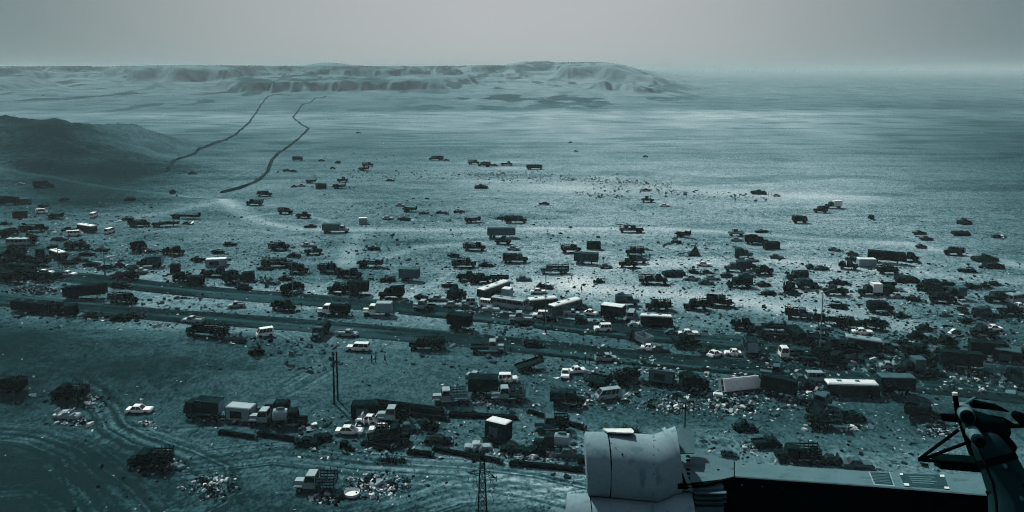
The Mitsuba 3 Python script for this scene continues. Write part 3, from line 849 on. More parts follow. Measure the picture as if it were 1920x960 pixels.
def put(kind, px, py, wpx, hd, c='B', o='', desc='', lm=None, cat=None, name=None, tilt=0.0, roll=0.0, **kw):
    """Stands one vehicle on the ground: px, py the middle of its lower edge in the photograph, wpx its width there, hd its heading in degrees (0 = facing right, 90 = away)."""
    rng = np.random.default_rng(int(px * 7919 + py * 131) % 2 ** 31)
    mpp = CAMH / max(py - YH, 4)
    wm = wpx * mpp
    ca, sa = abs(math.cos(math.radians(hd))), abs(math.sin(math.radians(hd)))
    base, _, sub = kind.partition(':')
    lo, hi, half = {'sedan': (3.6, 4.9, 0.88), 'wagon': (3.9, 5.2, .92), 'van': (3.8, 5.6, .92), 'pickup': (4.2, 5.4, .88), 'jeep': (3.2, 4.4, .85), 'lorry': (5.6, 9.8, 1.2), 'bus': (7.5, 13.5, 1.2),
                    'trailer': (5.5, 14.5, 1.2), 'shelter': (2.4, 8, 1.15), 'tracked': (5.0, 7.5, 1.5), 'wreck': (2.2, 9, 1.0)}[base]
    Lm = (wm - 2 * half * sa) / ca if ca > 0.45 else (lo + hi) / 2
    Lm = min(max(Lm, lo), hi)
    Lm = kw.pop('L', Lm)
    pxl = Lm / mpp
    lod = 0 if pxl > 34 else (1 if pxl > 19 else 2)
    if base in ('sedan', 'wagon', 'van', 'pickup', 'jeep'):
        parts = car(Lm, c[0], o + ('b' if c[0] == 'B' and 'b' not in o else ''), rng, base, lod)
    elif base == 'lorry':
        parts = lorry(sub or 'flat', Lm, c[0], c[1] if len(c) > 1 else c[0], o + ('b' if c == 'BB' or c == 'B' else ''), rng, lod)
    elif base == 'bus':
        parts = bus(Lm, c[0], o, rng, lod, c[1] if len(c) > 1 else None)
    elif base == 'trailer':
        parts = trailer(Lm, c[0], o, rng, lod, c[1] if len(c) > 1 else None, **kw)
    elif base == 'shelter':
        parts = shelter(Lm, c[0], o, rng, lod, c[1] if len(c) > 1 else None, **kw)
    elif base == 'tracked':
        parts = tracked(Lm, c[0], o, rng, lod)
    else:
        parts = wreck(Lm, c[0], o, rng, lod, **kw)
    dep = Lm / 2 * sa + half * ca
    p = spot(px, py, dep * (0.0 if roll else 1.0))
    hd = hd + float(rng.normal(0, 4 if base != 'bus' else 0))
    M = T().translate([float(p[0]), float(p[1]), float(p[2]) - 0.03]).rotate([0, 0, 1], hd)
    if (c[0] == 'B' or 'b' in o or base == 'wreck') and not roll and not tilt:      # burnt ones sag on bare rims
        M = M.rotate([1, 0, 0], float(rng.normal(0, 2.6))).rotate([0, 1, 0], float(rng.normal(0, 2.2)))
    if 'crate' in desc:
        M = M.scale([0.45, 0.45, 0.42])
    if tilt:
        M = M.rotate([0, 1, 0], -tilt)
    if roll:
        M = M.translate([0, 0, half * 0.98 if abs(roll) > 60 else 0.2]).rotate([1, 0, 0], roll).translate([0, 0, -1.6 if abs(roll) > 60 else 0])
    burnt = c[0] == 'B' and base != 'wreck'
    kname = name or {'sedan': 'sedan', 'wagon': 'station_wagon', 'van': 'van', 'pickup': 'pickup_truck', 'jeep': 'jeep', 'lorry': {'box': 'box_truck', 'canvas': 'canvas_truck', 'stake': 'stake_truck', 'flat': 'flatbed_truck',
             'dump': 'dump_truck', 'tank': 'tanker_truck', 'crane': 'crane_truck'}.get(sub, 'flatbed_truck'), 'bus': 'bus', 'trailer': 'trailer', 'shelter': 'cargo_box', 'tracked': 'armoured_vehicle', 'wreck': 'crushed_wreck'}[base]
    if burnt and not name and base in ('sedan', 'lorry', 'pickup', 'wagon'):
        kname = 'burnt_' + kname
    key = number(kname)
    if lod == 2:                          # a few pixels: one mesh per colour
        merged = {}
        for n_, mb, mt, _ in parts:
            tgt = 'body' if mt in ('rubber', 'dark_paint', 'burnt_metal', 'dark_glass') or not merged else 'bodywork'
            mt2 = mt if mt not in ('rubber', 'dark_glass') else 'burnt_metal'
            merged.setdefault(mt2, MB()).add(*mb.arrays())
        names = {'burnt_metal': 'underbody', 'dark_paint': 'chassis', 'white_paint': 'pale_panel', 'pale_paint': 'bodywork', 'grey_paint': 'bodywork', 'olive_paint': 'bodywork', 'canvas': 'cover'}
        if len(merged) == 1:
            mt, mb = next(iter(merged.items()))
            d = mikit.ply(mb.arrays(), mt)
            d['to_world'] = M
            scene[key] = d
        else:
            for mt, mb in merged.items():
                part(key, names.get(mt, 'bodywork'), mb, mt, M)
    else:
        last = {}
        for n_, mb, mt, par in parts:
            if mb is None or not mb.v:
                continue
            k = part(last[par] if par else key, n_, mb, mt, M)
            last[n_] = k
    cat = cat or {'sedan': 'car', 'wagon': 'car', 'van': 'van', 'pickup': 'pickup truck', 'jeep': 'jeep', 'lorry': 'truck', 'bus': 'bus', 'trailer': 'trailer', 'shelter': 'cargo box', 'tracked': 'armoured vehicle', 'wreck': 'wreck'}[base]
    VEH.append((key, px, py, desc, cat))
    labels[key] = {'label': desc, 'category': cat}
    if lm:
        LMARKS.append((px, py, lm, key))
    return key


# ---------------------------------------------------------------- what stands on the flat
# kind, x and y of the middle of the lower edge, width (pixels of the photograph), heading, colours, options, description, landmark name
R, Lf = -20, 160                       # headings along the carriageways
FLAT = [
 # --- far flat, beyond the pale track
 ('sedan', 672, 250, 15, 0, 'D', '', 'tiny dark car alone on the pale far plain', None),
 ('lorry:canvas', 558, 302, 20, 10, 'DD', 'f', 'dark covered truck right of the trench end', None),
 ('sedan', 603, 303, 13, 30, 'D', '', 'small dark car standing alone', None),
 ('jeep', 633, 307, 12, 150, 'D', '', 'small dark jeep standing alone', None),
 ('sedan', 624, 317, 10, 0, 'D', '', 'very small dark car shell', None),
 ('pickup', 538, 322, 15, 0, 'D', '', 'dark pickup, the left of a nose to tail pair', None),
 ('sedan', 551, 323, 12, 0, 'D', '', 'dark car, the right of a nose to tail pair', None),
 ('lorry:stake', 690, 313, 22, 20, 'BB', '', 'burnt dark truck, higher of a close pair', None),
 ('trailer', 682, 320, 19, 0, 'D', 'p', 'dark empty platform trailer, lower of a close pair', None),
 ('lorry:canvas', 818, 301, 28, 170, 'DD', '', 'big dark covered truck on the far plain', None),
 ('sedan', 837, 302, 12, 0, 'D', '', 'low dark car at the tail of a covered truck', None),
 ('lorry:stake', 888, 308, 22, 0, 'BB', '', 'burnt truck, leftmost in a far row', None),
 ('lorry:box', 908, 313, 25, 170, 'BB', '', 'burnt box truck in the middle of a far row', None),
 ('pickup', 927, 312, 14, 0, 'D', '', 'dark pickup near the end of a far row', None),
 ('lorry:flat', 950, 311, 22, 0, 'DD', '', 'dark flatbed truck at the right end of a far row', None),
 ('lorry:canvas', 1002, 318, 30, 0, 'DD', 'f', 'dark covered truck standing above the stone rows', 'the covered truck above the stone rows'),
 ('sedan', 1080, 285, 10, 0, 'P', '', 'pale little car far out on the empty plain', None),
 ('wreck', 1070, 268, 6, 0, 'D', '', 'tiny dark lump far out on the plain', None),
 ('sedan', 1210, 295, 7, 0, 'D', '', 'tiny dark car far out on the plain', None),
 ('wreck', 553, 351, 14, 10, 'D', 'p', 'dark wreck with pale torn sheets', None),
 ('sedan', 566, 350, 12, 0, 'P', '', 'pale car beside a torn wreck', None),
 ('trailer', 583, 344, 17, 0, 'D', 'p', 'low dark platform trailer', None),
 ('shelter', 602, 354, 18, 0, 'DD', '', 'square dark cargo box on the plain', 'the square dark cargo box'),
 ('lorry:flat', 643, 342, 16, 0, 'BB', '', 'burnt flatbed truck', None),
 ('trailer', 636, 354, 24, 0, 'B', 'pl', 'low burnt trailer beside standing people', None),
 ('lorry:stake', 496, 369, 28, 10, 'BB', '', 'burnt stake truck near the trench foot', None),
 ('lorry:stake', 477, 386, 32, 175, 'BB', 'l', 'long burnt truck beside the pale track bend', None),
 ('wreck', 732, 340, 20, 0, 'D', '', 'low flattened dark wreck', None),
 ('tracked', 902, 354, 26, 0, 'D', 'g', 'dark tank shape alone below the stone rows', None),
 ('sedan', 1020, 385, 26, 175, 'D', '', 'long low dark car alone on the sand', None),
 ('sedan', 1212, 359, 17, 0, 'D', '', 'dark car at the right end of the stone rows', None),
 ('lorry:flat', 1214, 380, 19, 170, 'BB', '', 'burnt short truck', None),
 ('sedan', 1246, 388, 19, 0, 'W', '', 'white car standing alone on the sand', None),
 ('tracked', 1422, 365, 30, 170, 'D', 'g', 'dark tank with a raised turret on the far right plain', 'the tank on the far right plain'),
 ('sedan', 1456, 369, 12, 0, 'P', '', 'pale round car beside two standing people', None),
 ('lorry:box', 1562, 391, 30, 180, 'DW', '', 'truck with a dark cab and white box', 'the far truck with a white box'),
 ('lorry:canvas', 1538, 400, 25, 170, 'DD', '', 'dark covered truck seen side on', None),
 ('lorry:canvas', 1499, 419, 22, 0, 'DD', 'f', 'dark humped covered truck', None),
 ('jeep', 1633, 412, 13, 80, 'D', '', 'small square dark jeep alone on the sand', None),
 ('tracked', 1808, 422, 27, 20, 'D', 'g', 'dark tank on the empty sand at the right', 'the tank at the right edge'),
 ('sedan', 1724, 440, 25, 0, 'D', '', 'low dark car, leftmost of a scattered row', None),
 ('sedan', 1737, 451, 24, 0, 'D', 'n', 'crushed dark car with a pale tail', None),
 ('tracked', 1801, 443, 34, 170, 'D', '', 'long low dark tracked carrier', None),
 ('wreck', 1872, 446, 28, 0, 'D', 'p', 'flattened wreck with pale sheets', None),
 ('sedan', 1727, 466, 20, 0, 'D', '', 'low dark car on the edge of the pale track', None),
 ('tracked', 1846, 491, 48, 0, 'D', 'g', 'big dark tank with a tall stacked turret', 'the tank with a stacked turret'),
 ('lorry:stake', 1788, 480, 36, 175, 'BB', 'l', 'burnt loaded truck', None),
 ('tracked', 1862, 504, 34, 0, 'D', '', 'dark low tracked carrier', None),
 ('sedan', 1812, 511, 36, 175, 'B', '', 'long burnt car shell on open sand', None),
 # --- middle flat, left
 ('sedan', 40, 347, 14, 0, 'P', '', 'small pale car at the foot of the hillside', None),
 ('lorry:box', 83, 352, 46, 0, 'DD', '', 'big dark box truck at the foot of the hillside', 'the dark box truck under the hillside'),
 ('sedan', 120, 377, 17, 0, 'D', '', 'small dark car', None),
 ('trailer', 16, 384, 34, 0, 'B', '', 'black box trailer at the left edge', None),
 ('shelter', 43, 383, 27, 0, 'GG', '', 'grey cargo box beside a black trailer', None),
 ('pickup', 243, 377, 26, 175, 'D', 't', 'dark pickup with a pale raised lid', None),
 ('jeep', 324, 364, 12, 90, 'D', '', 'small square dark jeep on the pale track', None),
 ('sedan', 361, 327, 19, 0, 'D', '', 'flat dark car beyond the pale track', None),
 ('van', 78, 401, 21, 10, 'W', '', 'white-topped van', None),
 ('sedan', 82, 388, 20, 0, 'B', '', 'burnt car shell', None),
 ('shelter', 38, 409, 24, 10, 'BB', '', 'black cargo box', None),
 ('trailer', 104, 411, 30, -10, 'B', 'p', 'low black platform trailer', None),
 ('lorry:stake', 64, 436, 52, 15, 'BB', 'l', 'big burnt truck heaped with black load', None),
 ('lorry:canvas', 19, 446, 24, 80, 'DD', '', 'dark covered truck seen end on', None),
 ('wreck', 10, 422, 24, 0, 'B', '', 'black crushed wreck at the left edge', None),
 ('van', 176, 409, 12, 95, 'W', '', 'small white van seen from behind', None),
 ('bus', 164, 437, 46, -30, 'WD', '', 'dark-sided bus with a white roof', 'the white-roofed bus on the left'),
 ('wreck', 130, 433, 32, 0, 'B', '', 'black crushed wreck', None),
 ('van', 140, 443, 30, 10, 'W', '', 'white van with a pale roof', None),
 ('van', 206, 439, 20, 85, 'W', '', 'dark-nosed white van seen end on', None),
 ('sedan', 240, 413, 25, 0, 'B', '', 'burnt car shell', None),
 ('lorry:stake', 262, 426, 42, -10, 'BB', 'l', 'burnt truck with a heaped load', None),
 ('trailer', 311, 427, 50, 15, 'B', 'pl', 'collapsed burnt trailer', None),
 ('trailer', 348, 411, 54, 0, 'B', 'p', 'long flat burnt trailer bed', None),
 ('wreck', 352, 421, 20, 0, 'D', 'p', 'small torn wreck', None),
 ('sedan', 432, 462, 26, 0, 'D', 't', 'dark car with a pale raised boot', None),
 ('sedan', 408, 476, 26, 175, 'B', '', 'round burnt car shell', None),
 ('bus', 36, 462, 32, 0, 'P', '', 'grey bus with a pale roof rim', None),
 ('lorry:stake', 27, 482, 44, 175, 'BB', '', 'burnt truck', None),
 ('lorry:box', 76, 487, 28, 120, 'BB', '', 'black box truck', None),
 ('bus', 110, 489, 34, -38, 'WB', '', 'burnt bus with a white roof sloping away', 'the sloping white bus roof'),
 ('wreck', 115, 452, 34, -15, 'B', '', 'black crushed wreck', None),
 ('lorry:stake', 146, 470, 46, 20, 'BB', 'l', 'burnt truck under a heap of scrap', None),
 ('sedan', 99, 467, 16, 40, 'B', '', 'burnt car shell', None),
 ('sedan', 192, 472, 27, 0, 'B', '', 'burnt car shell by a thin post', None),
 ('sedan', 164, 480, 36, 0, 'B', '', 'long burnt car shell', None),
 ('lorry:box', 262, 474, 24, 85, 'BB', '', 'tall black box truck seen end on', None),
 ('wreck', 284, 475, 30, 0, 'B', 'p', 'torn black frame wreck', None),
 ('lorry:flat', 325, 480, 46, -15, 'BB', 'l', 'long burnt truck with a raised cab', None),
 ('lorry:box', 281, 502, 48, 178, 'DM', '', 'dark olive box truck with a pale roof edge', 'the olive box truck'),
 ('sedan', 372, 490, 44, 0, 'B', '', 'long burnt wreck of a car', None),
 ('shelter', 406, 501, 38, 5, 'PW', '', 'white cargo box with a bright roof edge', 'the white box in the left wreckage'),
 ('lorry:flat', 404, 520, 52, 0, 'BB', 'l', 'burnt flatbed truck below a white box', None),
 ('shelter', 329, 513, 22, 20, 'BB', '', 'small black cargo box', None),
 ('lorry:stake', 340, 531, 36, 160, 'BB', '', 'burnt truck with a bent roof', None),
 ('shelter', 368, 535, 28, 0, 'DD', '', 'low dark box beside the carriageway', None),
 ('wreck', 436, 513, 28, 30, 'G', 'p', 'grey torn cab wreck', None),
 ('lorry:box', 438, 534, 28, 60, 'BB', '', 'black box truck tilted end on', None),
 ('shelter', 466, 528, 22, 0, 'BB', '', 'square black cargo box', None),
 ('sedan', 458, 546, 38, -20, 'D', 'h', 'dark car with its bonnet up beside the carriageway', None),
 ('wreck', 228, 502, 36, 0, 'B', 'p', 'black wreck littered with pale scraps', None),
 ('sedan', 250, 506, 26, 15, 'G', 'hd', 'grey car with doors hanging open', None),
 ('sedan', 266, 512, 22, 0, 'P', 'n', 'pale crushed car body', None),
 ('lorry:flat', 236, 527, 62, R, 'BB', '', 'burnt flatbed on the carriageway edge', None),
 ('pickup', 228, 542, 38, -10, 'D', 'l', 'dark loaded pickup on the carriageway', None),
 ('sedan', 172, 500, 30, 0, 'B', '', 'burnt car shell', None),
 ('wreck', 200, 505, 36, 0, 'B', '', 'black flattened wreck', None),
 ('sedan', 85, 515, 36, 0, 'W', '', 'white car, left of two by the carriageway', 'the left white car by the carriageway'),
 ('sedan', 129, 518, 37, -5, 'W', '', 'white car, right of two by the carriageway', None),
 ('bus', 40, 516, 66, R, 'BB', 'b', 'burnt black bus shell', None),
 ('lorry:stake', 18, 500, 44, 0, 'BB', 'l', 'burnt heaped truck at the left edge', None),
 ('trailer', 74, 500, 46, -10, 'B', 'pl', 'burnt loaded trailer', None),
 ('lorry:box', 24, 533, 60, R, 'BB', '', 'black box truck at the left edge of the carriageway', None),
 ('lorry:stake', 80, 530, 52, R, 'BB', 'l', 'burnt stake truck in the left pile-up', None),
 ('sedan', 130, 497, 30, 0, 'B', '', 'burnt car shell', None),
 # --- left, on and between the carriageways
 ('trailer', 162, 562, 78, 3, 'B', '', 'big black box trailer between the carriageways', 'the big black box trailer'),
 ('bus', 62, 589, 84, R + 8, 'BB', 'b', 'long burnt bus wreck on the near carriageway', 'the burnt bus on the near carriageway'),
 ('lorry:stake', 108, 592, 44, R, 'BB', 'l', 'burnt truck jammed behind a burnt bus', None),
 ('shelter', 135, 592, 20, 0, 'BB', '', 'small black box on the road edge', None),
 ('lorry:stake', 232, 571, 58, -8, 'BB', 'l', 'black burnt truck between the carriageways', None),
 ('wreck', 175, 597, 38, 0, 'D', '', 'low dark wreck on the road edge', None),
 ('wreck', 228, 602, 46, 0, 'B', '', 'flattened black wreck with a bent post', None),
 ('sedan', 256, 598, 38, R, 'D', '', 'dark car on the near carriageway', None),
 ('pickup', 444, 580, 32, 205, 'P', '', 'pale pickup facing down to the left between the carriageways', 'the pale pickup between the carriageways'),
 ('pickup', 362, 608, 46, 170, 'P', '', 'pale pickup with a white bonnet on the near carriageway', None),
 ('lorry:stake', 388, 634, 82, 172, 'BB', 'l', 'big black truck with upright stake posts', 'the black truck with stake posts'),
 ('sedan', 442, 641, 66, 4, 'G', 'bhn', 'crushed grey car with pale panels', None),
 ('jeep', 481, 669, 26, 40, 'B', 'h', 'small burnt jeep with a raised lid', None),
 ('van', 497, 634, 32, 205, 'W', '', 'white van on the sand by the near carriageway', 'the white van by the road'),
 ('lorry:canvas', 601, 641, 40, 262, 'GC', '', 'canvas-topped truck seen from the front', 'the canvas truck seen from the front'),
 ('pickup', 651, 634, 44, 350, 'P', 'h', 'pale pickup with its bonnet up', None),
 ('wagon', 671, 660, 56, 178, 'W', '', 'white-roofed estate car with an open dark nose', 'the white-roofed estate car'),
 ('lorry:flat', 532, 587, 54, -22, 'BB', 'l', 'burnt truck with a pale cab roof', None),
 ('lorry:tank', 626, 594, 64, 176, 'WB', '', 'black tanker truck with a white cab', 'the black tanker'),
 ('lorry:box', 708, 594, 56, 178, 'WP', '', 'white box truck with a pale box', 'the white box truck'),
 ('lorry:flat', 795, 586, 42, 170, 'PD', '', 'flatbed truck with a pale cab on the far carriageway', None),
 ('trailer', 862, 622, 50, R, 'B', '', 'black box trailer on the median', 'the black trailer on the median'),
 ('lorry:stake', 800, 660, 68, 174, 'DB', 'l', 'loaded dark stake truck on the near carriageway', 'the loaded stake truck'),
 ('lorry:flat', 914, 664, 64, 0, 'PD', '', 'flatbed truck with a pale cab and bonnet', 'the flatbed with the pale bonnet'),
 ('pickup', 1001, 654, 40, R + 8, 'D', '', 'dark pickup on the near carriageway', None),
 # --- middle flat, centre
 ('shelter', 681, 421, 18, 15, 'PW', '', 'pale cube-shaped box', 'the pale cube box'),
 ('lorry:stake', 535, 402, 27, 0, 'BB', 'l', 'burnt loaded truck', None),
 ('lorry:flat', 569, 410, 28, 0, 'BB', '', 'burnt flatbed truck', None),
 ('sedan', 727, 412, 22, 0, 'P', 'dn', 'pale gutted car with open doors', None),
 ('sedan', 750, 387, 18, 0, 'P', '', 'pale car', None),
 ('trailer', 768, 398, 28, -10, 'B', 'p', 'burnt platform trailer', None),
 ('wreck', 795, 402, 22, 0, 'D', 'p', 'torn wreck with pale scraps', None),
 ('wreck', 827, 401, 28, 0, 'D', 'p', 'dark wreck ringed by pale scraps', None),
 ('sedan', 861, 399, 22, 0, 'B', 't', 'burnt car with a pale raised lid', None),
 ('sedan', 759, 414, 26, -15, 'B', '', 'burnt car shell', None),
 ('trailer', 886, 419, 32, 8, 'D', 'pl', 'long dark platform trailer', None),
 ('sedan', 941, 412, 20, 0, 'B', '', 'burnt car shell tucked behind a truck', None),
 ('lorry:canvas', 967, 419, 42, 0, 'DD', '', 'dark covered truck on the sand', None),
 ('sedan', 582, 428, 30, 175, 'D', '', 'low dark car on the pale track', None),
 ('lorry:box', 630, 437, 50, 0, 'PG', '', 'grey box truck on the pale track', 'the grey box truck on the track'),
 ('trailer', 940, 447, 54, -4, 'G', '', 'long grey box trailer by the pale track', 'the long grey box trailer'),
 ('sedan', 701, 470, 26, 10, 'B', '', 'burnt car on a pale patch of sand', None),
 ('lorry:stake', 525, 470, 38, 0, 'BB', '', 'burnt truck', None),
 ('sedan', 577, 463, 26, 0, 'P', 'dn', 'pale gutted car with open doors', None),
 ('lorry:flat', 588, 479, 36, 12, 'BB', '', 'burnt flatbed truck', None),
 ('sedan', 552, 483, 24, 0, 'B', '', 'burnt car shell', None),
 ('lorry:stake', 890, 472, 44, -12, 'BB', 'l', 'burnt truck with a heaped load', None),
 ('lorry:flat', 943, 460, 28, -15, 'DD', '', 'dark flatbed truck', None),
 ('sedan', 963, 470, 26, -10, 'P', '', 'pale car beside a dark flatbed', None),
 ('sedan', 850, 483, 24, 0, 'B', 'h', 'burnt car with its bonnet up', None),
 ('lorry:canvas', 966, 495, 50, 10, 'DD', '', 'dark covered truck leaning on its load', None),
 ('lorry:stake', 870, 503, 46, 0, 'BB', '', 'burnt stake truck', None),
 ('wreck', 912, 501, 36, 0, 'B', '', 'black torn wreck', None),
 ('lorry:stake', 519, 502, 56, 5, 'BB', 'l', 'burnt truck with a raised flat load', None),
 ('lorry:tank', 560, 514, 40, -10, 'BD', 'b', 'burnt tanker truck with a round tank', None),
 ('sedan', 497, 507, 34, 0, 'B', '', 'burnt car shell', None),
 ('trailer', 694, 503, 50, -5, 'M', 'pl', 'olive low-loader trailer with a long load', 'the olive low-loader'),
 ('lorry:stake', 618, 514, 44, -12, 'BB', 'l', 'burnt truck, left of a tangled pair', None),
 ('lorry:flat', 654, 523, 54, -8, 'BB', 'l', 'burnt truck, right of a tangled pair', None),
 ('trailer', 768, 528, 38, 0, 'G', '', 'grey ribbed box trailer on the sand', 'the grey ribbed trailer'),
 ('pickup', 727, 529, 30, 178, 'B', '', 'burnt pickup beside a grey ribbed trailer', None),
 ('wreck', 508, 535, 50, -20, 'G', 'p', 'grey flattened wreck of sheets and beams', None),
 ('sedan', 536, 527, 28, 0, 'D', '', 'dark car shell', None),
 ('lorry:tank', 549, 556, 26, 70, 'BB', 'b', 'burnt tanker seen end on by the carriageway', None),
 ('lorry:stake', 634, 552, 42, 170, 'BB', '', 'burnt truck with a torn white edge', None),
 ('trailer', 672, 555, 38, -8, 'B', 'l', 'black box trailer', None),
 ('lorry:box', 734, 562, 50, 175, 'BB', '', 'burnt box truck with a sagging pale roof', 'the burnt box truck with sagging roof'),
 ('sedan', 790, 563, 24, -15, 'B', '', 'burnt car shell', None),
 ('lorry:flat', 876, 528, 40, 0, 'BB', '', 'burnt flatbed truck', None),
 ('lorry:stake', 900, 532, 42, 0, 'BB', 'l', 'burnt loaded truck', None),
 ('sedan', 843, 540, 32, 0, 'B', '', 'burnt car shell', None),
 ('sedan', 855, 549, 24, -20, 'B', '', 'burnt upturned car shell', None),
 ('trailer', 936, 530, 32, 0, 'D', 'p', 'dark platform trailer behind a leaning bus roof', None),
 # --- the pile-up in the middle of the far carriageway
 ('bus', 926, 562, 40, 54, 'WD', '', 'bus with a long white roof pointing away up the slope', 'the bus with the white roof pointing away'),
 ('bus', 955, 585, 72, R - 6, 'PP', '', 'pale bus with a full row of windows', 'the pale bus with the row of windows'),
 ('shelter', 951, 560, 22, -30, 'PW', '', 'white flat-roofed box behind the pale bus', None),
 ('bus', 1018, 582, 58, 16, 'WD', '', 'bus with a white roof and dark lower side', 'the dark-sided bus with white roof'),
 ('bus', 1060, 594, 46, 42, 'WG', '', 'white-roofed bus angled towards the road', 'the angled white-roofed bus'),
 ('jeep', 878, 572, 28, 178, 'P', '', 'pale jeep in front of the crashed buses', None),
 ('van', 913, 578, 30, -15, 'W', '', 'white van in front of the crashed buses', None),
 ('lorry:box', 858, 570, 28, 60, 'BB', '', 'tall black truck cab at the pile-up', None),
 ('sedan', 848, 577, 42, 0, 'P', 'n', 'flattened pale car on the carriageway edge', None),
 ('sedan', 822, 566, 34, -15, 'P', 'n', 'pale crushed car', None),
 ('sedan', 876, 582, 34, -10, 'G', 'n', 'grey crushed car on the carriageway edge', None),
 ('sedan', 920, 586, 36, -10, 'P', 'bn', 'pale flattened car under the buses', None),
 ('jeep', 997, 584, 20, 250, 'P', 'h', 'pale jeep nose on between two buses', None),
 ('wagon', 1013, 598, 24, 178, 'W', '', 'white estate car in front of the pile-up', None),
 ('jeep', 1030, 603, 24, 0, 'B', '', 'burnt jeep in front of the pile-up', None),
 ('lorry:flat', 976, 608, 42, 176, 'PP', '', 'pale flatbed truck on the far carriageway', None),
 ('pickup', 1072, 594, 26, 0, 'P', '', 'pale pickup beside the angled bus', None),
 ('sedan', 1096, 582, 30, 0, 'G', '', 'grey car behind the pile-up', None),
 ('sedan', 1108, 594, 24, -25, 'W', 'n', 'white crushed car beside a black box trailer', None),
 ('jeep', 1090, 608, 26, 10, 'B', '', 'black jeep on the far carriageway', None),
 ('wagon', 1130, 623, 34, 178, 'W', '', 'white estate car with clear dark windows on the road', 'the white estate car on the road'),
 ('trailer', 1150, 604, 48, -24, 'BW', '', 'black box trailer with a white rim', 'the black trailer with a white rim'),
 ('lorry:tank', 1176, 576, 46, 5, 'GG', '', 'grey tanker lorry behind the pile-up', None),
 ('van', 1184, 602, 28, 70, 'P', 'd', 'pale gutted van with open doors', None),
 ('bus', 1231, 616, 62, R + 13, 'WB', 'b', 'burnt bus shell with pale roof full of holes', 'the burnt bus shell'),
 ('wreck', 1190, 614, 30, 0, 'P', 'p', 'pale crumpled sheets at the road edge', None),
 ('lorry:stake', 1234, 584, 48, 178, 'BB', 'l', 'burnt stake truck above the burnt bus', None),
 ('lorry:stake', 1305, 583, 46, 178, 'BB', 'l', 'burnt stake truck on the pale sand', None),
 ('lorry:dump', 1348, 577, 50, -18, 'BB', 'l', 'burnt tipper truck on the pale sand', 'the burnt tipper'),
 ('sedan', 1291, 631, 40, 0, 'W', '', 'white car with dark windows on the carriageway', None),
 ('wreck', 1262, 629, 40, -10, 'G', '', 'grey flattened wreck on the carriageway', None),
 ('lorry:dump', 1198, 653, 46, 118, 'DP', '', 'pale tipper truck with an empty body', 'the pale tipper truck'),
 ('sedan', 1218, 660, 36, -8, 'W', 'd', 'white car with doors flung open', 'the white car with doors flung open'),
 ('sedan', 1238, 663, 28, -20, 'G', 'n', 'grey crushed car', None),
 ('lorry:flat', 1285, 655, 30, 200, 'BB', '', 'short burnt truck with an open cab on the median', 'the short burnt truck on the median'),
 ('sedan', 1325, 668, 30, 30, 'D', 'h', 'dark car, leftmost of a cluster on the median', None),
 ('sedan', 1340, 674, 28, 40, 'W', '', 'white car angled in a cluster on the median', None),
 ('sedan', 1374, 669, 28, 178, 'W', 'd', 'white car with dark doors open on the median', None),
 ('lorry:box', 1404, 671, 32, 80, 'GD', '', 'box truck seen from behind on the median', None),
 ('pickup', 1136, 680, 44, 4, 'P', 'hl', 'pale loaded pickup on the near carriageway', 'the pale loaded pickup'),
 # --- middle flat, right of centre
 ('lorry:crane', 1184, 437, 46, 178, 'GD', '', 'truck carrying a raised boom by the pale track', 'the truck with the raised boom'),
 ('trailer', 1280, 447, 26, -25, 'D', 'pl', 'dark broken trailer', None),
 ('sedan', 1268, 457, 16, -15, 'B', '', 'small burnt car shell', None),
 ('lorry:flat', 1380, 443, 30, 178, 'PP', '', 'pale flatbed truck', None),
 ('sedan', 1381, 453, 25, -5, 'P', '', 'pale low car', None),
 ('sedan', 1428, 437, 28, 0, 'B', '', 'burnt car shell', None),
 ('lorry:box', 1418, 459, 42, 0, 'BB', '', 'burnt box truck', None),
 ('shelter', 1446, 468, 29, 0, 'DD', '', 'long dark cargo box', None),
 ('lorry:stake', 1071, 475, 38, 0, 'BB', '', 'burnt stake truck', None),
 ('shelter', 1113, 468, 26, 0, 'DD', '', 'dark square cargo box', None),
 ('trailer', 1099, 498, 48, -16, 'M', 'M', 'big olive box trailer on the sand', 'the big olive box trailer'),
 ('lorry:stake', 1190, 480, 36, 175, 'BB', '', 'burnt truck with a pale door', None),
 ('lorry:dump', 1196, 496, 34, -10, 'GD', 'l', 'grey tipper with a dark load', None),
 ('lorry:flat', 1178, 503, 34, 175, 'BB', '', 'burnt truck at the foot of a tipper', None),
 ('sedan', 1136, 504, 24, 0, 'G', '', 'grey car beside a standing person', None),
 ('lorry:stake', 1040, 515, 54, 178, 'GD', '', 'dark slatted truck on a pale strip of sand', 'the dark slatted truck'),
 ('sedan', 1320, 500, 28, 0, 'W', '', 'white car standing clear on the sand', None),
 ('lorry:box', 1393, 485, 36, 0, 'GM', '', 'truck with a tall olive box', None),
 ('sedan', 1410, 491, 26, 0, 'P', '', 'pale low car', None),
 ('sedan', 1456, 486, 28, -12, 'G', 'n', 'long thin grey wreck of a car', None),
 ('lorry:box', 1378, 511, 40, 178, 'GM', '', 'olive box truck in a tangle', 'the tangled olive box truck'),
 ('lorry:tank', 1400, 510, 26, 20, 'DD', '', 'dark tanker with a round end', None),
 ('sedan', 1362, 521, 24, 20, 'B', '', 'round burnt car shell', None),
 ('sedan', 1400, 521, 38, -5, 'G', '', 'grey car in front of a tangle', None),
 ('lorry:stake', 1432, 517, 36, 10, 'BB', '', 'burnt truck with an open frame', None),
 ('lorry:canvas', 1386, 541, 48, 178, 'BB', '', 'burnt truck with a pale cab roof', None),
 ('sedan', 1432, 538, 26, 0, 'D', '', 'dark car', None),
 ('tracked', 1263, 520, 44, 178, 'D', '', 'dark tracked carrier with an aerial', 'the tracked carrier with an aerial'),
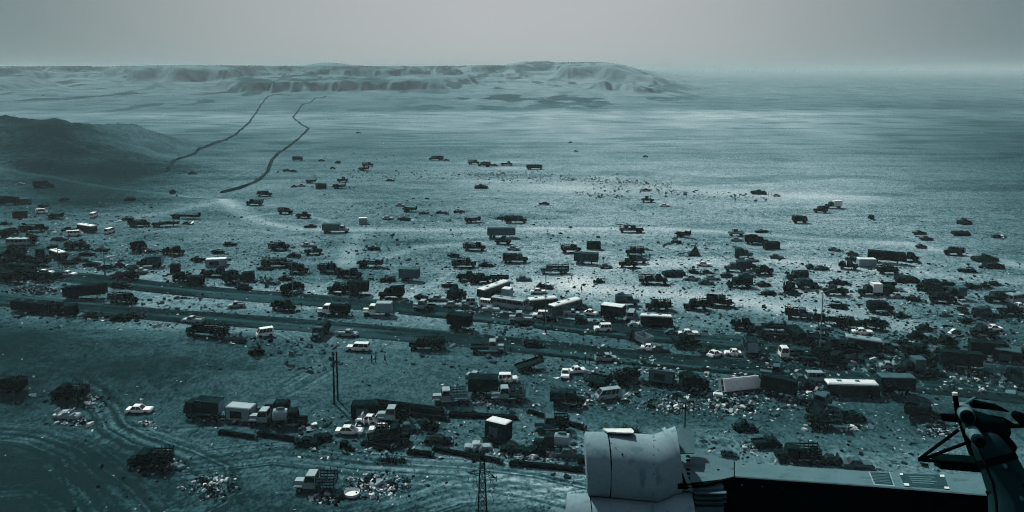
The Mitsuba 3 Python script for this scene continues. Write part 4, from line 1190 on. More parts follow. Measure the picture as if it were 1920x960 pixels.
 ('lorry:stake', 1225, 535, 56, -8, 'BB', 'l', 'big burnt truck heaped with load', 'the heaped burnt truck'),
 ('wreck', 1302, 513, 22, 0, 'D', '', 'dark torn wreck', None),
 ('sedan', 1297, 526, 36, 0, 'P', '', 'pale saloon in a row of cars', None),
 ('sedan', 1334, 526, 38, -5, 'P', '', 'pale saloon at the right of a row of cars', None),
 ('wreck', 1328, 514, 24, 0, 'D', 'p', 'dark wreck with a pale lid', None),
 ('sedan', 1324, 534, 30, 0, 'G', '', 'grey low car below a row of cars', None),
 ('wreck', 1124, 532, 26, 10, 'D', '', 'dark wedge of scrap on a pale mound', None),
 ('sedan', 982, 528, 30, 0, 'G', 'n', 'grey flattened car', None),
 ('sedan', 1010, 552, 32, -3, 'W', '', 'white car in front of a scrap heap', None),
 ('wreck', 1022, 544, 44, -12, 'B', 'p', 'dark scrap heap behind a white car', None),
 ('sedan', 1440, 554, 26, 0, 'B', '', 'burnt car shell', None),
 # --- right flat
 ('wreck', 1565, 472, 30, -20, 'G', '', 'grey strip of wreckage', None),
 ('sedan', 1598, 480, 17, 0, 'D', '', 'dark car', None),
 ('trailer', 1661, 496, 66, -17, 'B', '', 'long dark box trailer slanting to the right', 'the long slanting dark trailer'),
 ('lorry:flat', 1705, 491, 26, 0, 'BB', '', 'burnt flatbed truck', None),
 ('lorry:flat', 1590, 508, 34, -20, 'DD', 'l', 'dark flatbed truck', None),
 ('shelter', 1624, 501, 32, 0, 'PW', '', 'white cargo box', 'the white cargo box on the right'),
 ('sedan', 1597, 489, 24, 0, 'B', '', 'burnt car shell', None),
 ('wreck', 1522, 504, 24, 0, 'D', 'p', 'dark torn wreck', None),
 ('sedan', 1540, 507, 28, 0, 'G', 'h', 'grey car with its bonnet up', None),
 ('lorry:stake', 1666, 516, 40, -10, 'BB', 'l', 'burnt truck under a mound of load', None),
 ('tracked', 1700, 531, 44, -5, 'D', '', 'dark tracked carrier', None),
 ('lorry:canvas', 1494, 528, 40, 175, 'DD', '', 'dark covered truck with folded canvas', None),
 ('lorry:canvas', 1513, 544, 30, 10, 'MM', '', 'olive covered truck', None),
 ('lorry:stake', 1480, 552, 28, 60, 'BB', 'l', 'burnt truck seen end on', None),
 ('wreck', 1572, 534, 46, 0, 'B', '', 'long row of twisted black scrap', None),
 ('lorry:flat', 1566, 556, 46, 176, 'DD', 'l', 'dark loaded flatbed truck', None),
 ('wreck', 1530, 542, 22, 0, 'D', '', 'dark torn wreck', None),
 ('lorry:box', 1630, 556, 42, 178, 'DW', '', 'dark truck with a white box', 'the dark truck with a white box'),
 ('shelter', 1661, 554, 24, 0, 'BB', '', 'black box behind a white truck box', None),
 ('sedan', 1682, 560, 24, 0, 'P', '', 'pale car', None),
 ('sedan', 1712, 566, 30, -20, 'B', '', 'burnt car shell', None),
 ('trailer', 1660, 543, 40, -5, 'B', 'p', 'burnt platform trailer', None),
 ('lorry:canvas', 1738, 546, 36, 175, 'BB', '', 'burnt covered truck', None),
 ('lorry:stake', 1755, 552, 40, 0, 'BB', 'l', 'burnt stake truck', None),
 ('sedan', 1773, 536, 34, -10, 'B', '', 'burnt car shell', None),
 ('lorry:box', 1788, 562, 40, 178, 'DG', '', 'truck with a pale box top', None),
 ('lorry:flat', 1765, 570, 48, 175, 'BB', 'l', 'burnt flatbed truck', None),
 ('sedan', 1803, 575, 24, 95, 'P', '', 'pale car, upper of a stacked line', None),
 ('sedan', 1805, 590, 30, 80, 'D', '', 'dark car, lower of a stacked line', None),
 ('wreck', 1772, 596, 34, -20, 'G', 'p', 'grey scrap pile with pale sheets', None),
 ('sedan', 1821, 541, 24, 0, 'B', 't', 'burnt car, left of a row of three', None),
 ('sedan', 1843, 541, 24, 10, 'B', 'h', 'burnt car, middle of a row of three', None),
 ('wreck', 1865, 535, 22, 0, 'B', '', 'burnt wreck, right of a row of three', None),
 ('lorry:canvas', 1874, 569, 56, 178, 'DD', '', 'dark covered truck with a long bonnet', 'the long-bonneted covered truck'),
 ('bus', 1910, 572, 30, 20, 'P', '', 'pale bus at the right edge', None),
 ('sedan', 1912, 579, 26, 0, 'W', '', 'white car at the right edge', None),
 ('lorry:canvas', 1842, 601, 38, 30, 'MM', '', 'olive covered truck with a round top', 'the round-topped olive truck'),
 ('sedan', 1812, 606, 26, 0, 'B', '', 'burnt car shell', None),
 ('wreck', 1868, 598, 18, 30, 'B', '', 'black upright tangle of scrap', None),
 ('lorry:flat', 1894, 593, 32, 0, 'BB', '', 'burnt flatbed truck', None),
 ('jeep', 1572, 580, 34, -15, 'B', '', 'burnt jeep with a bent aerial', None),
 ('lorry:canvas', 1651, 588, 50, -8, 'BB', '', 'big burnt covered truck', 'the big burnt covered truck'),
 ('wreck', 1690, 597, 28, -10, 'B', '', 'burnt strip of wreckage behind a truck', None),
 ('lorry:stake', 1498, 602, 54, -16, 'GD', 'l', 'grey stake truck with a white cab roof', 'the stake truck with a white cab roof'),
 ('trailer', 1548, 613, 52, R, 'B', 'pl', 'burnt trailer, left of a burnt convoy', None),
 ('lorry:stake', 1592, 620, 46, R, 'BB', 'l', 'burnt truck, middle of a burnt convoy', None),
 ('lorry:flat', 1636, 622, 48, R, 'BB', 'l', 'burnt truck, right of a burnt convoy', None),
 ('sedan', 1617, 629, 40, -6, 'W', 'd', 'white gutted car with doors bent out', 'the white gutted car on the right'),
 ('sedan', 1543, 620, 34, -10, 'P', 't', 'pale car with a white lid sticking up', None),
 ('sedan', 1648, 609, 30, 0, 'B', '', 'burnt car shell', None),
 ('wreck', 1722, 636, 46, 0, 'B', 'p', 'black wreck heap with pale scraps', None),
 ('sedan', 1732, 621, 28, 0, 'B', 'h', 'burnt car with its bonnet up', None),
 ('wreck', 1794, 631, 24, 20, 'D', 'p', 'dark small wreck', None),
 ('lorry:flat', 1843, 634, 42, 178, 'DD', '', 'dark flatbed truck', None),
 ('sedan', 1864, 622, 32, -5, 'W', '', 'white car behind a dark flatbed', None),
 # --- far carriageway, right
 ('trailer', 1440, 626, 64, R + 12, 'B', 'pl', 'long burnt low trailer at the far road edge', None),
 ('lorry:flat', 1418, 634, 50, R + 10, 'GB', 'l', 'burnt truck with a pale strip roof', None),
 ('trailer', 1452, 641, 54, R + 10, 'B', 'p', 'burnt platform trailer on the far carriageway', None),
 ('lorry:canvas', 1490, 645, 26, 90, 'BB', '', 'burnt truck seen end on on the far carriageway', None),
 ('trailer', 1524, 646, 52, R + 10, 'B', 'p', 'long dark platform trailer on the far carriageway', None),
 ('lorry:tank', 1562, 660, 36, 178, 'DG', '', 'grey-topped tanker on the far carriageway', None),
 ('bus', 1618, 662, 60, R, 'PB', 'b', 'burnt bus with a pale strip of roof', 'the burnt bus with a pale strip roof'),
 ('sedan', 1664, 655, 44, 0, 'G', '', 'grey saloon behind the far carriageway', None),
 ('sedan', 1690, 648, 30, 0, 'B', '', 'burnt car shell', None),
 ('wreck', 1733, 656, 32, -10, 'D', 'p', 'dark wreck under a white sheet', 'the wreck under a white sheet'),
 ('sedan', 1700, 660, 30, 0, 'B', '', 'burnt car shell', None),
 ('sedan', 1755, 664, 28, 10, 'G', 'h', 'grey car with raised bonnet', None),
 ('sedan', 1778, 668, 36, -8, 'B', '', 'burnt car with a rounded roof', None),
 ('lorry:flat', 1770, 654, 38, 0, 'BB', 'l', 'burnt loaded flatbed', None),
 ('wreck', 1808, 670, 36, 0, 'B', 'p', 'black scrap beside the carriageway', None),
 ('trailer', 1850, 676, 66, -10, 'B', 'l', 'long low black trailer', None),
 ('shelter', 1888, 676, 48, -30, 'DG', '', 'dark box with a big tilted grey roof slab', 'the tilted grey roof slab', ),
 ('lorry:stake', 1915, 684, 40, R, 'BB', 'l', 'burnt truck at the right edge', None),
 ('lorry:flat', 1486, 678, 28, 186, 'WB', 'f', 'burnt truck with a white cab roof and bonnet', 'the burnt truck with white cab roof'),
 ('trailer', 1528, 690, 62, R + 3, 'D', 'p', 'long empty dark trailer with pale side boards', None),
 ('lorry:stake', 1546, 678, 50, R, 'BB', 'l', 'burnt loaded truck on the far carriageway', None),
 ('sedan', 1602, 682, 34, R, 'D', '', 'dark car on the far carriageway edge', None),
 ('sedan', 1577, 676, 30, R, 'B', '', 'burnt car on the far carriageway', None),
 ('lorry:box', 1704, 705, 46, 176, 'DG', '', 'dark box truck with a grey flat roof', 'the dark truck with a grey flat roof'),
 ('lorry:stake', 1727, 694, 40, 0, 'BB', 'l', 'burnt truck in the right pile-up', None),
 ('sedan', 1751, 708, 44, 8, 'D', '', 'dark car with a pale roof edge', None),
 ('sedan', 1732, 713, 34, 20, 'B', '', 'burnt car in front of a pile-up', None),
 ('sedan', 1666, 694, 34, -10, 'P', 'hn', 'pale crushed car with a bent lid', None),
 ('trailer', 1800, 698, 74, R + 8, 'B', '', 'black box trailer on the far carriageway', None),
 ('lorry:box', 1908, 732, 34, 90, 'BB', '', 'black truck cut off by the right edge', None),
 # --- near side of the near carriageway
 ('sedan', 1060, 714, 24, 262, 'W', '', 'white car seen head on beside the carriageway', 'the white car seen head on'),
 ('sedan', 1083, 704, 24, 20, 'W', 'n', 'white crumpled car panel wreck', None),
 ('trailer', 994, 700, 50, 22, 'D', 'p', 'dark tilted platform with broken sides', None),
 ('trailer', 1127, 724, 44, -52, 'B', 'p', 'overturned black trailer frame with a pale beam', 'the overturned trailer frame'),
 ('lorry:stake', 1178, 726, 54, 38, 'BB', 'l', 'burnt tilted truck in the scrap line', None),
 ('wreck', 1205, 720, 40, 0, 'G', '', 'grey broken panels in the scrap line', None),
 ('shelter', 1240, 722, 50, -20, 'GG', '', 'flat grey slab-sided box', 'the flat grey box'),
 ('wreck', 1266, 722, 36, -45, 'P', 'p', 'pale lattice frame wreck', None),
 ('lorry:box', 1302, 738, 44, 20, 'BB', '', 'burnt box truck broken open', None),
 ('bus', 1387, 730, 80, 14, 'WP', 'v', 'overturned white trailer bus with a striped end', 'the overturned white bus'),
 ('trailer', 1459, 754, 68, -32, 'B', 'l', 'long black slatted trailer slanting down to the right', 'the black slatted trailer'),
 ('sedan', 1502, 718, 26, 0, 'G', 'n', 'grey crushed car', None),
 ('lorry:flat', 1452, 716, 26, -20, 'GG', '', 'grey short truck behind a black trailer', None),
 ('van', 1530, 718, 40, 0, 'P', '', 'pale van with a flat roof', None),
 ('wreck', 1516, 734, 50, -5, 'B', 'p', 'dark scrap with white sheets in front of a pale van', None),
 ('bus', 1596, 747, 98, -4, 'WD', '', 'long bus with a flat white roof and dark side', 'the long white-roofed bus'),  # dark side colour paints in the shade of a white bus
 ('trailer', 1678, 745, 66, -6, 'DG', '', 'dark box trailer with a grey roof', 'the dark trailer with a grey roof'),
 # --- near flat, left
 ('lorry:stake', 18, 741, 44, 175, 'BB', 'l', 'burnt truck at the left edge of the near flat', None),
 ('lorry:stake', 130, 755, 70, 176, 'BB', 'l', 'black burnt truck with ragged top on the left', 'the black ragged truck'),
 ('sedan', 127, 788, 60, -6, 'P', 'bthn', 'pale gutted car with its lids standing up', 'the pale gutted car'),
 ('sedan', 262, 777, 50, 0, 'W', '', 'white car standing alone in the left foreground', 'the white car alone on the left'),
 ('lorry:box', 382, 787, 70, 178, 'BD', 'fn', 'black box truck with a grey side opening', 'the black box truck with side opening'),
 ('shelter', 453, 792, 54, -8, 'PP', '', 'pale box body with black diagonal stripes', 'the pale box with black stripes'),
 ('lorry:canvas', 512, 786, 58, 178, 'GD', '', 'dark covered truck with a pale cab roof', None),
 ('lorry:flat', 500, 801, 46, 178, 'PB', '', 'truck with a pale cab beside a tank', None),
 ('lorry:tank', 545, 803, 58, 0, 'BP', 'b', 'burnt truck with a short pale tank', 'the short pale tank truck'),
 ('sedan', 576, 839, 46, 0, 'B', '', 'burnt car shell, left of two by the pipe', None),
 ('sedan', 603, 835, 26, 40, 'B', '', 'burnt car shell, right of two by the pipe', None),
 ('shelter', 645, 845, 20, 0, 'BB', '', 'small black crate on the sand', None),
 ('lorry:stake', 283, 884, 84, 174, 'BB', 'l', 'burnt heap of a truck in the left foreground', 'the burnt heap in the left foreground'),
 ('lorry:stake', 592, 928, 80, 178, 'PM', 'h', 'truck with a pale raised bonnet and slatted bed', 'the slatted truck with raised bonnet'),
 # --- near flat, centre
 ('sedan', 690, 797, 46, 178, 'W', 'hdt', 'white car with every door and lid open', 'the white car with everything open'),
 ('shelter', 686, 785, 50, 0, 'BB', '', 'black cargo box behind the white cars', None),
 ('sedan', 655, 818, 54, 0, 'W', 'h', 'white saloon with its nose to the right', 'the left white saloon'),
 ('sedan', 719, 815, 58, 2, 'W', '', 'white saloon with a long bonnet', 'the long white saloon'),
 ('lorry:stake', 738, 797, 60, 178, 'PB', 'l', 'burnt truck with a white cab roof', None),
 ('sedan', 766, 812, 44, 0, 'G', 'h', 'grey car beside a long white saloon', None),
 ('sedan', 800, 809, 50, -14, 'B', 'h', 'burnt car with a pale raised bonnet', None),
 ('lorry:stake', 738, 835, 66, 0, 'BB', 'l', 'black burnt truck in the middle of a heap', None),
 ('sedan', 822, 836, 54, 0, 'D', 'h', 'dark car with pale bonnet at the right of a heap', None),
 ('sedan', 705, 836, 44, -8, 'B', 't', 'burnt car at the left of a heap', None),
 ('lorry:stake', 843, 761, 66, 178, 'PG', '', 'truck with a white cab and grey slatted bed', 'the truck with white cab and grey bed'),
 ('trailer', 905, 746, 54, 4, 'B', '', 'black low box trailer between two trucks', None),
 ('lorry:stake', 952, 757, 66, 176, 'PG', 'l', 'truck with a pale cab and loaded grey bed', 'the loaded truck with pale cab'),
 ('sedan', 893, 716, 46, -22, 'P', 'dh', 'pale gutted car with open doors and lids', 'the pale gutted car by the trucks'),
 ('wagon', 953, 720, 36, 0, 'W', 'd', 'white-roofed estate car with doors open', None),
 ('sedan', 925, 722, 40, 0, 'G', 'n', 'grey crushed car', None),
 ('lorry:canvas', 1064, 767, 68, -8, 'DC', '', 'dark canvas-covered truck', 'the dark canvas truck'),
 ('van', 1140, 753, 52, 192, 'P', 'h', 'pale box van with a white roof', 'the white-roofed box van'),
 ('shelter', 934, 826, 50, -28, 'DW', '', 'dark box with a pale sloping roof', 'the box with the pale sloping roof'),
 ('sedan', 897, 848, 56, 4, 'P', 'bd', 'pale car with doors open beside a pipe', 'the pale open car by the pipe'),
 ('sedan', 922, 838, 40, 10, 'B', 'h', 'burnt car in front of a pale-roofed box', None),
 ('lorry:stake', 1034, 814, 52, 178, 'GB', 'l', 'burnt truck with a grey cab below a pipe', 'the burnt truck below the pipe'),
 ('lorry:tank', 1034, 852, 58, 178, 'DP', '', 'truck with a grey ribbed tank', 'the grey tank truck'),
 ('sedan', 962, 853, 52, -4, 'D', 'n', 'dark flattened car among white scraps', None),
 ('sedan', 1002, 858, 50, -6, 'B', 'h', 'burnt car among white scraps', None),
 ('sedan', 1066, 862, 56, -4, 'G', 'n', 'grey car piled with white sheets', None),
 ('shelter', 1089, 874, 16, 0, 'BB', '', 'small black crate by a pipe end', None),
 # --- near flat, right
 ('wreck', 1400, 812, 52, -6, 'B', '', 'black wreck on open sand', 'the black wreck on open sand'),
 ('lorry:flat', 1366, 865, 70, -8, 'GG', 'l', 'grey flatbed truck loaded with crates', 'the grey flatbed with crates'),
 ('pickup', 1437, 843, 56, 5, 'D', 'h', 'dark pickup with a pale panel', None),
 ('lorry:stake', 1494, 873, 84, 176, 'BB', 'l', 'big burnt truck behind the helicopter beam', 'the big burnt truck behind the beam'),
 ('sedan', 1559, 876, 40, -10, 'D', 'h', 'dark car with raised bonnet in a line', None),
 ('sedan', 1606, 882, 60, -6, 'G', 'n', 'grey car with a white lid at the end of a line', None),
 ('lorry:flat', 1538, 778, 66, 44, 'GB', '', 'broken truck tipped up with grey panels', 'the tipped broken truck'),
 ('trailer', 1543, 809, 66, -14, 'D', 'pl', 'dark low trailer with grey slabs', None),
 ('pickup', 1596, 792, 52, -4, 'B', 'l', 'burnt pickup with an open bed', 'the burnt pickup with an open bed'),
 ('lorry:dump', 1730, 797, 64, -26, 'BB', 'l', 'burnt tipper with white scraps near the gun mount', 'the burnt tipper near the gun mount'),
 # --- more of the jams at the two ends of the carriageway
 ('lorry:flat', 36, 492, 40, -12, 'BB', 'l', 'burnt flatbed heaped with scrap', None),
 ('wreck', 58, 488, 30, 20, 'B', 'p', 'black torn wreck with pale scraps', None),
 ('sedan', 8, 512, 30, 0, 'B', '', 'burnt car at the very left edge', None),
 ('lorry:stake', 48, 524, 44, -18, 'BB', 'l', 'burnt truck nose to tail in the jam', None),
 ('sedan', 108, 523, 34, -15, 'B', 'h', 'burnt car with its bonnet up in the jam', None),
 ('sedan', 6, 482, 26, 10, 'B', '', 'burnt car half hidden in the jam', None),
 ('wreck', 26, 457, 28, 0, 'B', '', 'black flattened wreck behind the jam', None),
 ('sedan', 60, 447, 26, -10, 'B', 't', 'burnt car with its boot up', None),
 ('lorry:box', 52, 460, 30, 170, 'BB', '', 'burnt box truck behind the jam', None),
 ('wreck', 118, 480, 30, -20, 'B', '', 'black crumpled wreck', None),
 ('sedan', 150, 492, 30, 10, 'D', '', 'dark car in the left wreckage', None),
 ('lorry:flat', 1395, 622, 40, R + 8, 'BB', 'l', 'burnt flatbed at the start of the right jam', None),
 ('sedan', 1470, 636, 34, R + 8, 'B', '', 'burnt car squeezed into the convoy', None),
 ('sedan', 1508, 651, 34, R + 8, 'D', 'h', 'dark car with its bonnet up in the convoy', None),
 ('lorry:stake', 1590, 668, 46, R, 'BB', 'l', 'burnt stake truck jammed beside a tanker', None),
 ('sedan', 1640, 674, 34, R, 'B', '', 'burnt car behind a bus on the carriageway', None),
 ('wreck', 1672, 668, 34, -12, 'B', 'p', 'black wreck with pale scraps in the jam', None),
 ('lorry:flat', 1716, 674, 44, R, 'BB', 'l', 'burnt flatbed in the thick of the jam', None),
 ('sedan', 1760, 680, 36, R, 'D', '', 'dark car jammed on the carriageway', None),
 ('wreck', 1838, 662, 34, 0, 'B', '', 'black wreck above a long black trailer', None),
 ('lorry:stake', 1560, 692, 44, R, 'BB', 'l', 'burnt truck on the median by an empty trailer', None),
]
for e in FLAT:
    kind, px, py, w, hd, c, o, desc, lm = e[:9]
    kw = {}
    if 'tilted grey roof slab' in (lm or ''):
        kw = dict(roll=16, tall=2.6)
    elif lm == 'the overturned white bus':
        kw = dict(roll=68)
    elif lm == 'the flat grey box':
        kw = dict(roll=-24)
    elif desc.startswith('dark tilted platform'):
        kw = dict(tilt=10)
    elif lm == 'the overturned trailer frame':
        kw = dict(tilt=7, roll=20)
    elif lm == 'the box with the pale sloping roof':
        kw = dict(roll=-5, tall=2.9)
    elif lm == 'the tipped broken truck':
        kw = dict(tilt=15)
    if lm == 'the bus with the white roof pointing away':
        kw = dict(L=11.5)
    elif lm == 'the angled white-roofed bus':
        kw = dict(L=10.0)
    if kind == 'wreck' and w > 40:
        kw['tall'] = 1.7
    roll, tilt = kw.pop('roll', 0.0), kw.pop('tilt', 0.0)
    put(kind, px, py, w, hd, c, o, desc, lm, roll=roll, tilt=tilt, **kw)


# ---------------------------------------------------------------- pipes, posts, pylon
def pipe(pa, pb, r, lift, desc):
    a, b = at(*pa), at(*pb)
    a[2] = float(ground_z(a[:1], a[1:2])[0]) + r * 0.92 + lift
    b[2] = float(ground_z(b[:1], b[1:2])[0]) + r * 0.92 + lift
    key = number('pipe')
    d = (b - a) / np.linalg.norm(b - a)
    m = MB().cyl(a, b, r, n=18, cap=False)
    part(key, 'tube', m, 'pipe_coat', smooth=50)
    ends = MB()
    for e, s in ((a, -1), (b, 1)):
        ends.cyl(e - d * 0.12, e + d * 0.12, r * 1.05, n=18, cap=False).cyl(e - d * 0.05 * s, e - d * 0.3 * s, r * 0.99, r * 0.99, n=18)
    part(key, 'end_band', ends, 'grey_paint')
    labels[key] = {'label': desc, 'category': 'pipe', 'group': 'long dark pipes on the near flat'}


for pa, pb, r, l, t in [
    ((704, 768), (838, 785), 0.36, 0.0, 'long dark pipe at the back of the stack, lying on the sand'),
    ((706, 773), (840, 789), 0.36, 0.0, 'long dark pipe at the front of the stack, lying on the sand'),
    ((702, 763), (835, 779), 0.36, 0.0, 'long dark pipe at the far side of the stack, lying on the sand'),
    ((704, 768), (836, 785), 0.34, 0.66, 'long dark pipe resting on top of the stack, nearer one'),
    ((701, 763), (834, 780), 0.34, 0.66, 'long dark pipe resting on top of the stack, farther one'),
    ((842, 777), (966, 785), 0.30, 0.0, 'upper of two straight pipes lying end on to the stack'),
    ((841, 781), (971, 787), 0.32, 0.0, 'lower of two straight pipes lying end on to the stack'),
    ((990, 774), (1097, 806), 0.34, 0.0, 'single dark pipe slanting down to the helicopter pod'),
    ((412, 813), (481, 824), 0.34, 0.0, 'leftmost dark pipe, below the pale box with black stripes'),
    ((484, 816), (556, 828), 0.36, 0.0, 'second dark pipe from the left, with burnt cars at its end'),
    ((679, 834), (735, 843), 0.34, 0.0, 'short dark pipe left of the burnt heap of cars'),
    ((765, 850), (812, 856), 0.36, 0.0, 'short dark pipe in front of the burnt heap of cars'),
    ((813, 845), (941, 869), 0.34, 0.0, 'long dark pipe running right behind the lattice pylon'),
    ((956, 872), (1096, 886), 0.38, 0.0, 'long dark pipe ending behind the helicopter pod')]:
    pipe(pa, pb, 1.2 * r, 1.2 * l, t)
LMARKS.append((770, 780, 'the stack of long pipes', None))


def post(name, base, top_py, r0, r1, mat, desc, cat, lm=None, extra=None):
    p = at(*base)
    y = p[1] / 1.0
    h = (base[1] - top_py) * CAMH / max(base[1] - YH, 1) * 1.0
    key = number(name)
    part(key, 'shaft', MB().cyl(p - [0, 0, 0.3], p + [0, 0, h], r0, r1, n=10), mat)
    if extra:
        extra(key, p, h)
    labels[key] = {'label': desc, 'category': cat}
    if lm:
        LMARKS.append((base[0], base[1], lm, key))
    return key


def lamp_arms(key, p, h):
    part(key, 'base', MB().cyl(p - [0, 0, 0.2], p + [0, 0, 1.6], 0.26, 0.20, n=10), 'grey_paint')
    for s in (-1, 1):
        e = p + [s * 1.9, 0.5 * s, h + 0.35]
        k = part(key, 'arm', MB().beam(p + [0, 0, h - 0.1], e, 0.09), 'post_steel')
        part(k, 'lamp', MB().beam(e - [s * 0.1, 0, 0], e + [s * 0.8, 0.2 * s, 0.05], 0.30, 0.14), 'grey_paint')


def pole_cap(key, p, h):
    for a in np.linspace(2.5, h - 0.6, 7):
        part(key, 'step_bolt', MB().cyl(p + [-0.24, 0, a], p + [0.24, 0, a], 0.022, n=6), 'dark_paint')


post('utility_pole', (627, 757), 655, 0.19, 0.15, 'wood_pole', 'left one of two dark wooden poles standing side by side', 'pole', 'the twin dark poles', pole_cap)
post('utility_pole', (633.5, 751), 655, 0.18, 0.14, 'wood_pole', 'right one of two dark wooden poles standing side by side', 'pole', None, pole_cap)
post('lamp_post', (1023, 626), 508, 0.16, 0.09, 'post_steel', 'tall pale lamp post on the median in front of the crashed buses', 'lamp post', 'the tall lamp post on the median', lamp_arms)
post('lamp_post', (1537, 668), 543, 0.16, 0.09, 'post_steel', 'tall lamp post beside the burnt trucks on the right', 'lamp post', 'the tall lamp post on the right', lamp_arms)
post('lamp_post', (550, 583), 490, 0.15, 0.08, 'post_steel', 'thin lamp post beside a burnt truck, left of the black tanker', 'lamp post', None, lamp_arms)
post('lamp_post', (197, 517), 458, 0.14, 0.08, 'dark_paint', 'dark lamp post in the left wreckage beyond the carriageway', 'lamp post', None, lamp_arms)
post('lamp_post', (110, 497), 445, 0.14, 0.08, 'dark_paint', 'dark lamp post in front of the sloping white bus roof', 'lamp post', None, lamp_arms)


def flood_heads(key, p, h):
    part(key, 'crossbar', MB().beam(p + [-0.9, 0, h - 0.1], p + [1.2, 0, h + 0.15], 0.10), 'dark_paint')
    for dx, dz, t in ((-0.55, 0.15, 0.5), (0.95, 0.45, -0.2)):
        c = p + [dx, 0, h + dz]
        part(key, 'lamp_head', MB().beam(c + [-0.5, -0.30, -0.1], c + [0.5, -0.30 + t * 0.3, -0.1], 0.9, 0.35, 0.5), 'pale_paint')


post('floodlight_post', (1284, 806), 748, 0.11, 0.09, 'dark_paint', 'dark post with two pale square heads among the scrap', 'lamp post', 'the post with two square heads', flood_heads)


def build_pylon():
    base = at(905, 1040)
    top = 13.6
    key = number('lattice_pylon')
    w0, w1 = 1.55, 0.40
    c = [(-1, -1), (1, -1), (1, 1), (-1, 1)]

    def corner(k, z):
        w = w0 + (w1 - w0) * min(z / (top - 1), 1)
        return base + [c[k][0] * w / 2, c[k][1] * w / 2, z]
    for k in range(4):
        part(key, 'leg', MB().beam(corner(k, -0.3), corner(k, top), 0.10), 'dark_paint')
    br = MB()
    zs = np.concatenate([np.linspace(0.2, top - 1.4, 11), [top]])
    for z0, z1 in zip(zs[:-1], zs[1:]):
        for k in range(4):
            br.beam(corner(k, z0), corner((k + 1) % 4, z1), 0.055)
            br.beam(corner((k + 1) % 4, z0), corner(k, z1), 0.055)
            br.beam(corner(k, z1), corner((k + 1) % 4, z1), 0.055)
    part(key, 'lattice', br, 'dark_paint')
    rng = np.random.default_rng(4)
    for z, s in ((top - 1.2, 1.3), (top - 3.0, 1.75)):
        arm = MB()
        for s2 in (-1, 1):
            e = base + [s2 * s, 0.1, z - 0.1 + rng.uniform(-0.5, 0.3)]
            for k in ((0, 3) if s2 < 0 else (1, 2)):
                arm.beam(corner(k, z), e, 0.07)
                arm.beam(corner(k, z + 0.7), e, 0.06)
        ak = part(key, 'cross_arm', arm, 'dark_paint')
        for s2 in (-1, 1):
            ins = MB()
            p0 = base + [s2 * s, 0.1, z - 0.2]
            for q in range(5):
                ins.cyl(p0 - [0, 0, 0.05 + 0.15 * q], p0 - [0, 0, 0.14 + 0.15 * q], 0.10, 0.05, n=8)
            part(ak, 'insulator', ins, 'grey_paint')
    for q in range(7):
        z = top - rng.uniform(0.8, 4.5)
        s2 = 1 if q % 2 else -1
        p0 = base + [s2 * rng.uniform(0.6, 1.5), rng.uniform(-0.4, 0.4), z]
        wire = MB()
        for _ in range(7):
            p1 = p0 + [rng.uniform(-0.35, 0.35), rng.uniform(-0.2, 0.2), -rng.uniform(0.3, 0.8)]
            wire.beam(p0, p1, 0.035)
            p0 = p1
        part(key, 'loose_wire', wire, 'dark_paint')
    tag(key, 'dark lattice pylon with broken wires, its foot below the frame', 'pylon')
    LMARKS.append((905, 930, 'the lattice pylon', key))


build_pylon()


# ---------------------------------------------------------------- people
import manifold3d as m3


def ball(p, r, n=10):
    return m3.Manifold.sphere(r, n).translate([float(q) for q in p])


def bone(a, b, ra, rb):
    return m3.Manifold.batch_hull([ball(a, ra), ball(b, rb)])


def figure(pose):
    """One continuous standing or walking figure, 1.76 m, facing +x."""
    st, sw = pose['stride'], pose['swing']
    J = {'pelvis': (0, 0, 0.94), 'chest': (0.02, 0, 1.32), 'neck': (0.03, 0, 1.50), 'head': (0.05, 0, 1.63)}
    b = [bone(J['pelvis'], (0.01, 0, 1.12), 0.145, 0.135), bone((0.01, 0, 1.12), J['chest'], 0.135, 0.155), bone((0.02, -0.15, 1.40), (0.02, 0.15, 1.40), 0.085, 0.085),
         bone(J['chest'], J['neck'], 0.12, 0.06), bone(J['neck'], J['head'], 0.058, 0.075), ball((0.055, 0, 1.645), 0.105, 14), ball((0.145, 0, 1.63), 0.022)]
    for s in (-1, 1):
        k = s * st
        hip, knee, ank = (0, s * 0.09, 0.92), (0.5 * k + 0.03, s * 0.10, 0.50), (0.95 * k - (0.05 if k < 0 else 0), s * 0.10, 0.09)
        b += [bone(hip, knee, 0.095, 0.062), bone(knee, ank, 0.062, 0.043), bone(ank, (ank[0] + 0.17, ank[1], 0.04), 0.045, 0.035)]
        sh = (0.02, s * 0.20, 1.40)
        if pose.get('raise') == s:
            el, wr = (0.16, s * 0.26, 1.22), (0.24, s * 0.10, 1.42)
        else:
            el, wr = (-0.4 * s * sw, s * 0.27, 1.12), (-0.7 * s * sw + 0.08, s * 0.27, 0.88)
        b += [bone(sh, el, 0.058, 0.045), bone(el, wr, 0.045, 0.032), bone(wr, (wr[0] + 0.03, wr[1], wr[2] - 0.12), 0.034, 0.024)]
    m = m3.Manifold.batch_boolean(b, m3.OpType.Add)
    g = m.to_mesh()
    t = trimesh.Trimesh(g.vert_properties[:, :3], g.tri_verts, process=True)
    return t


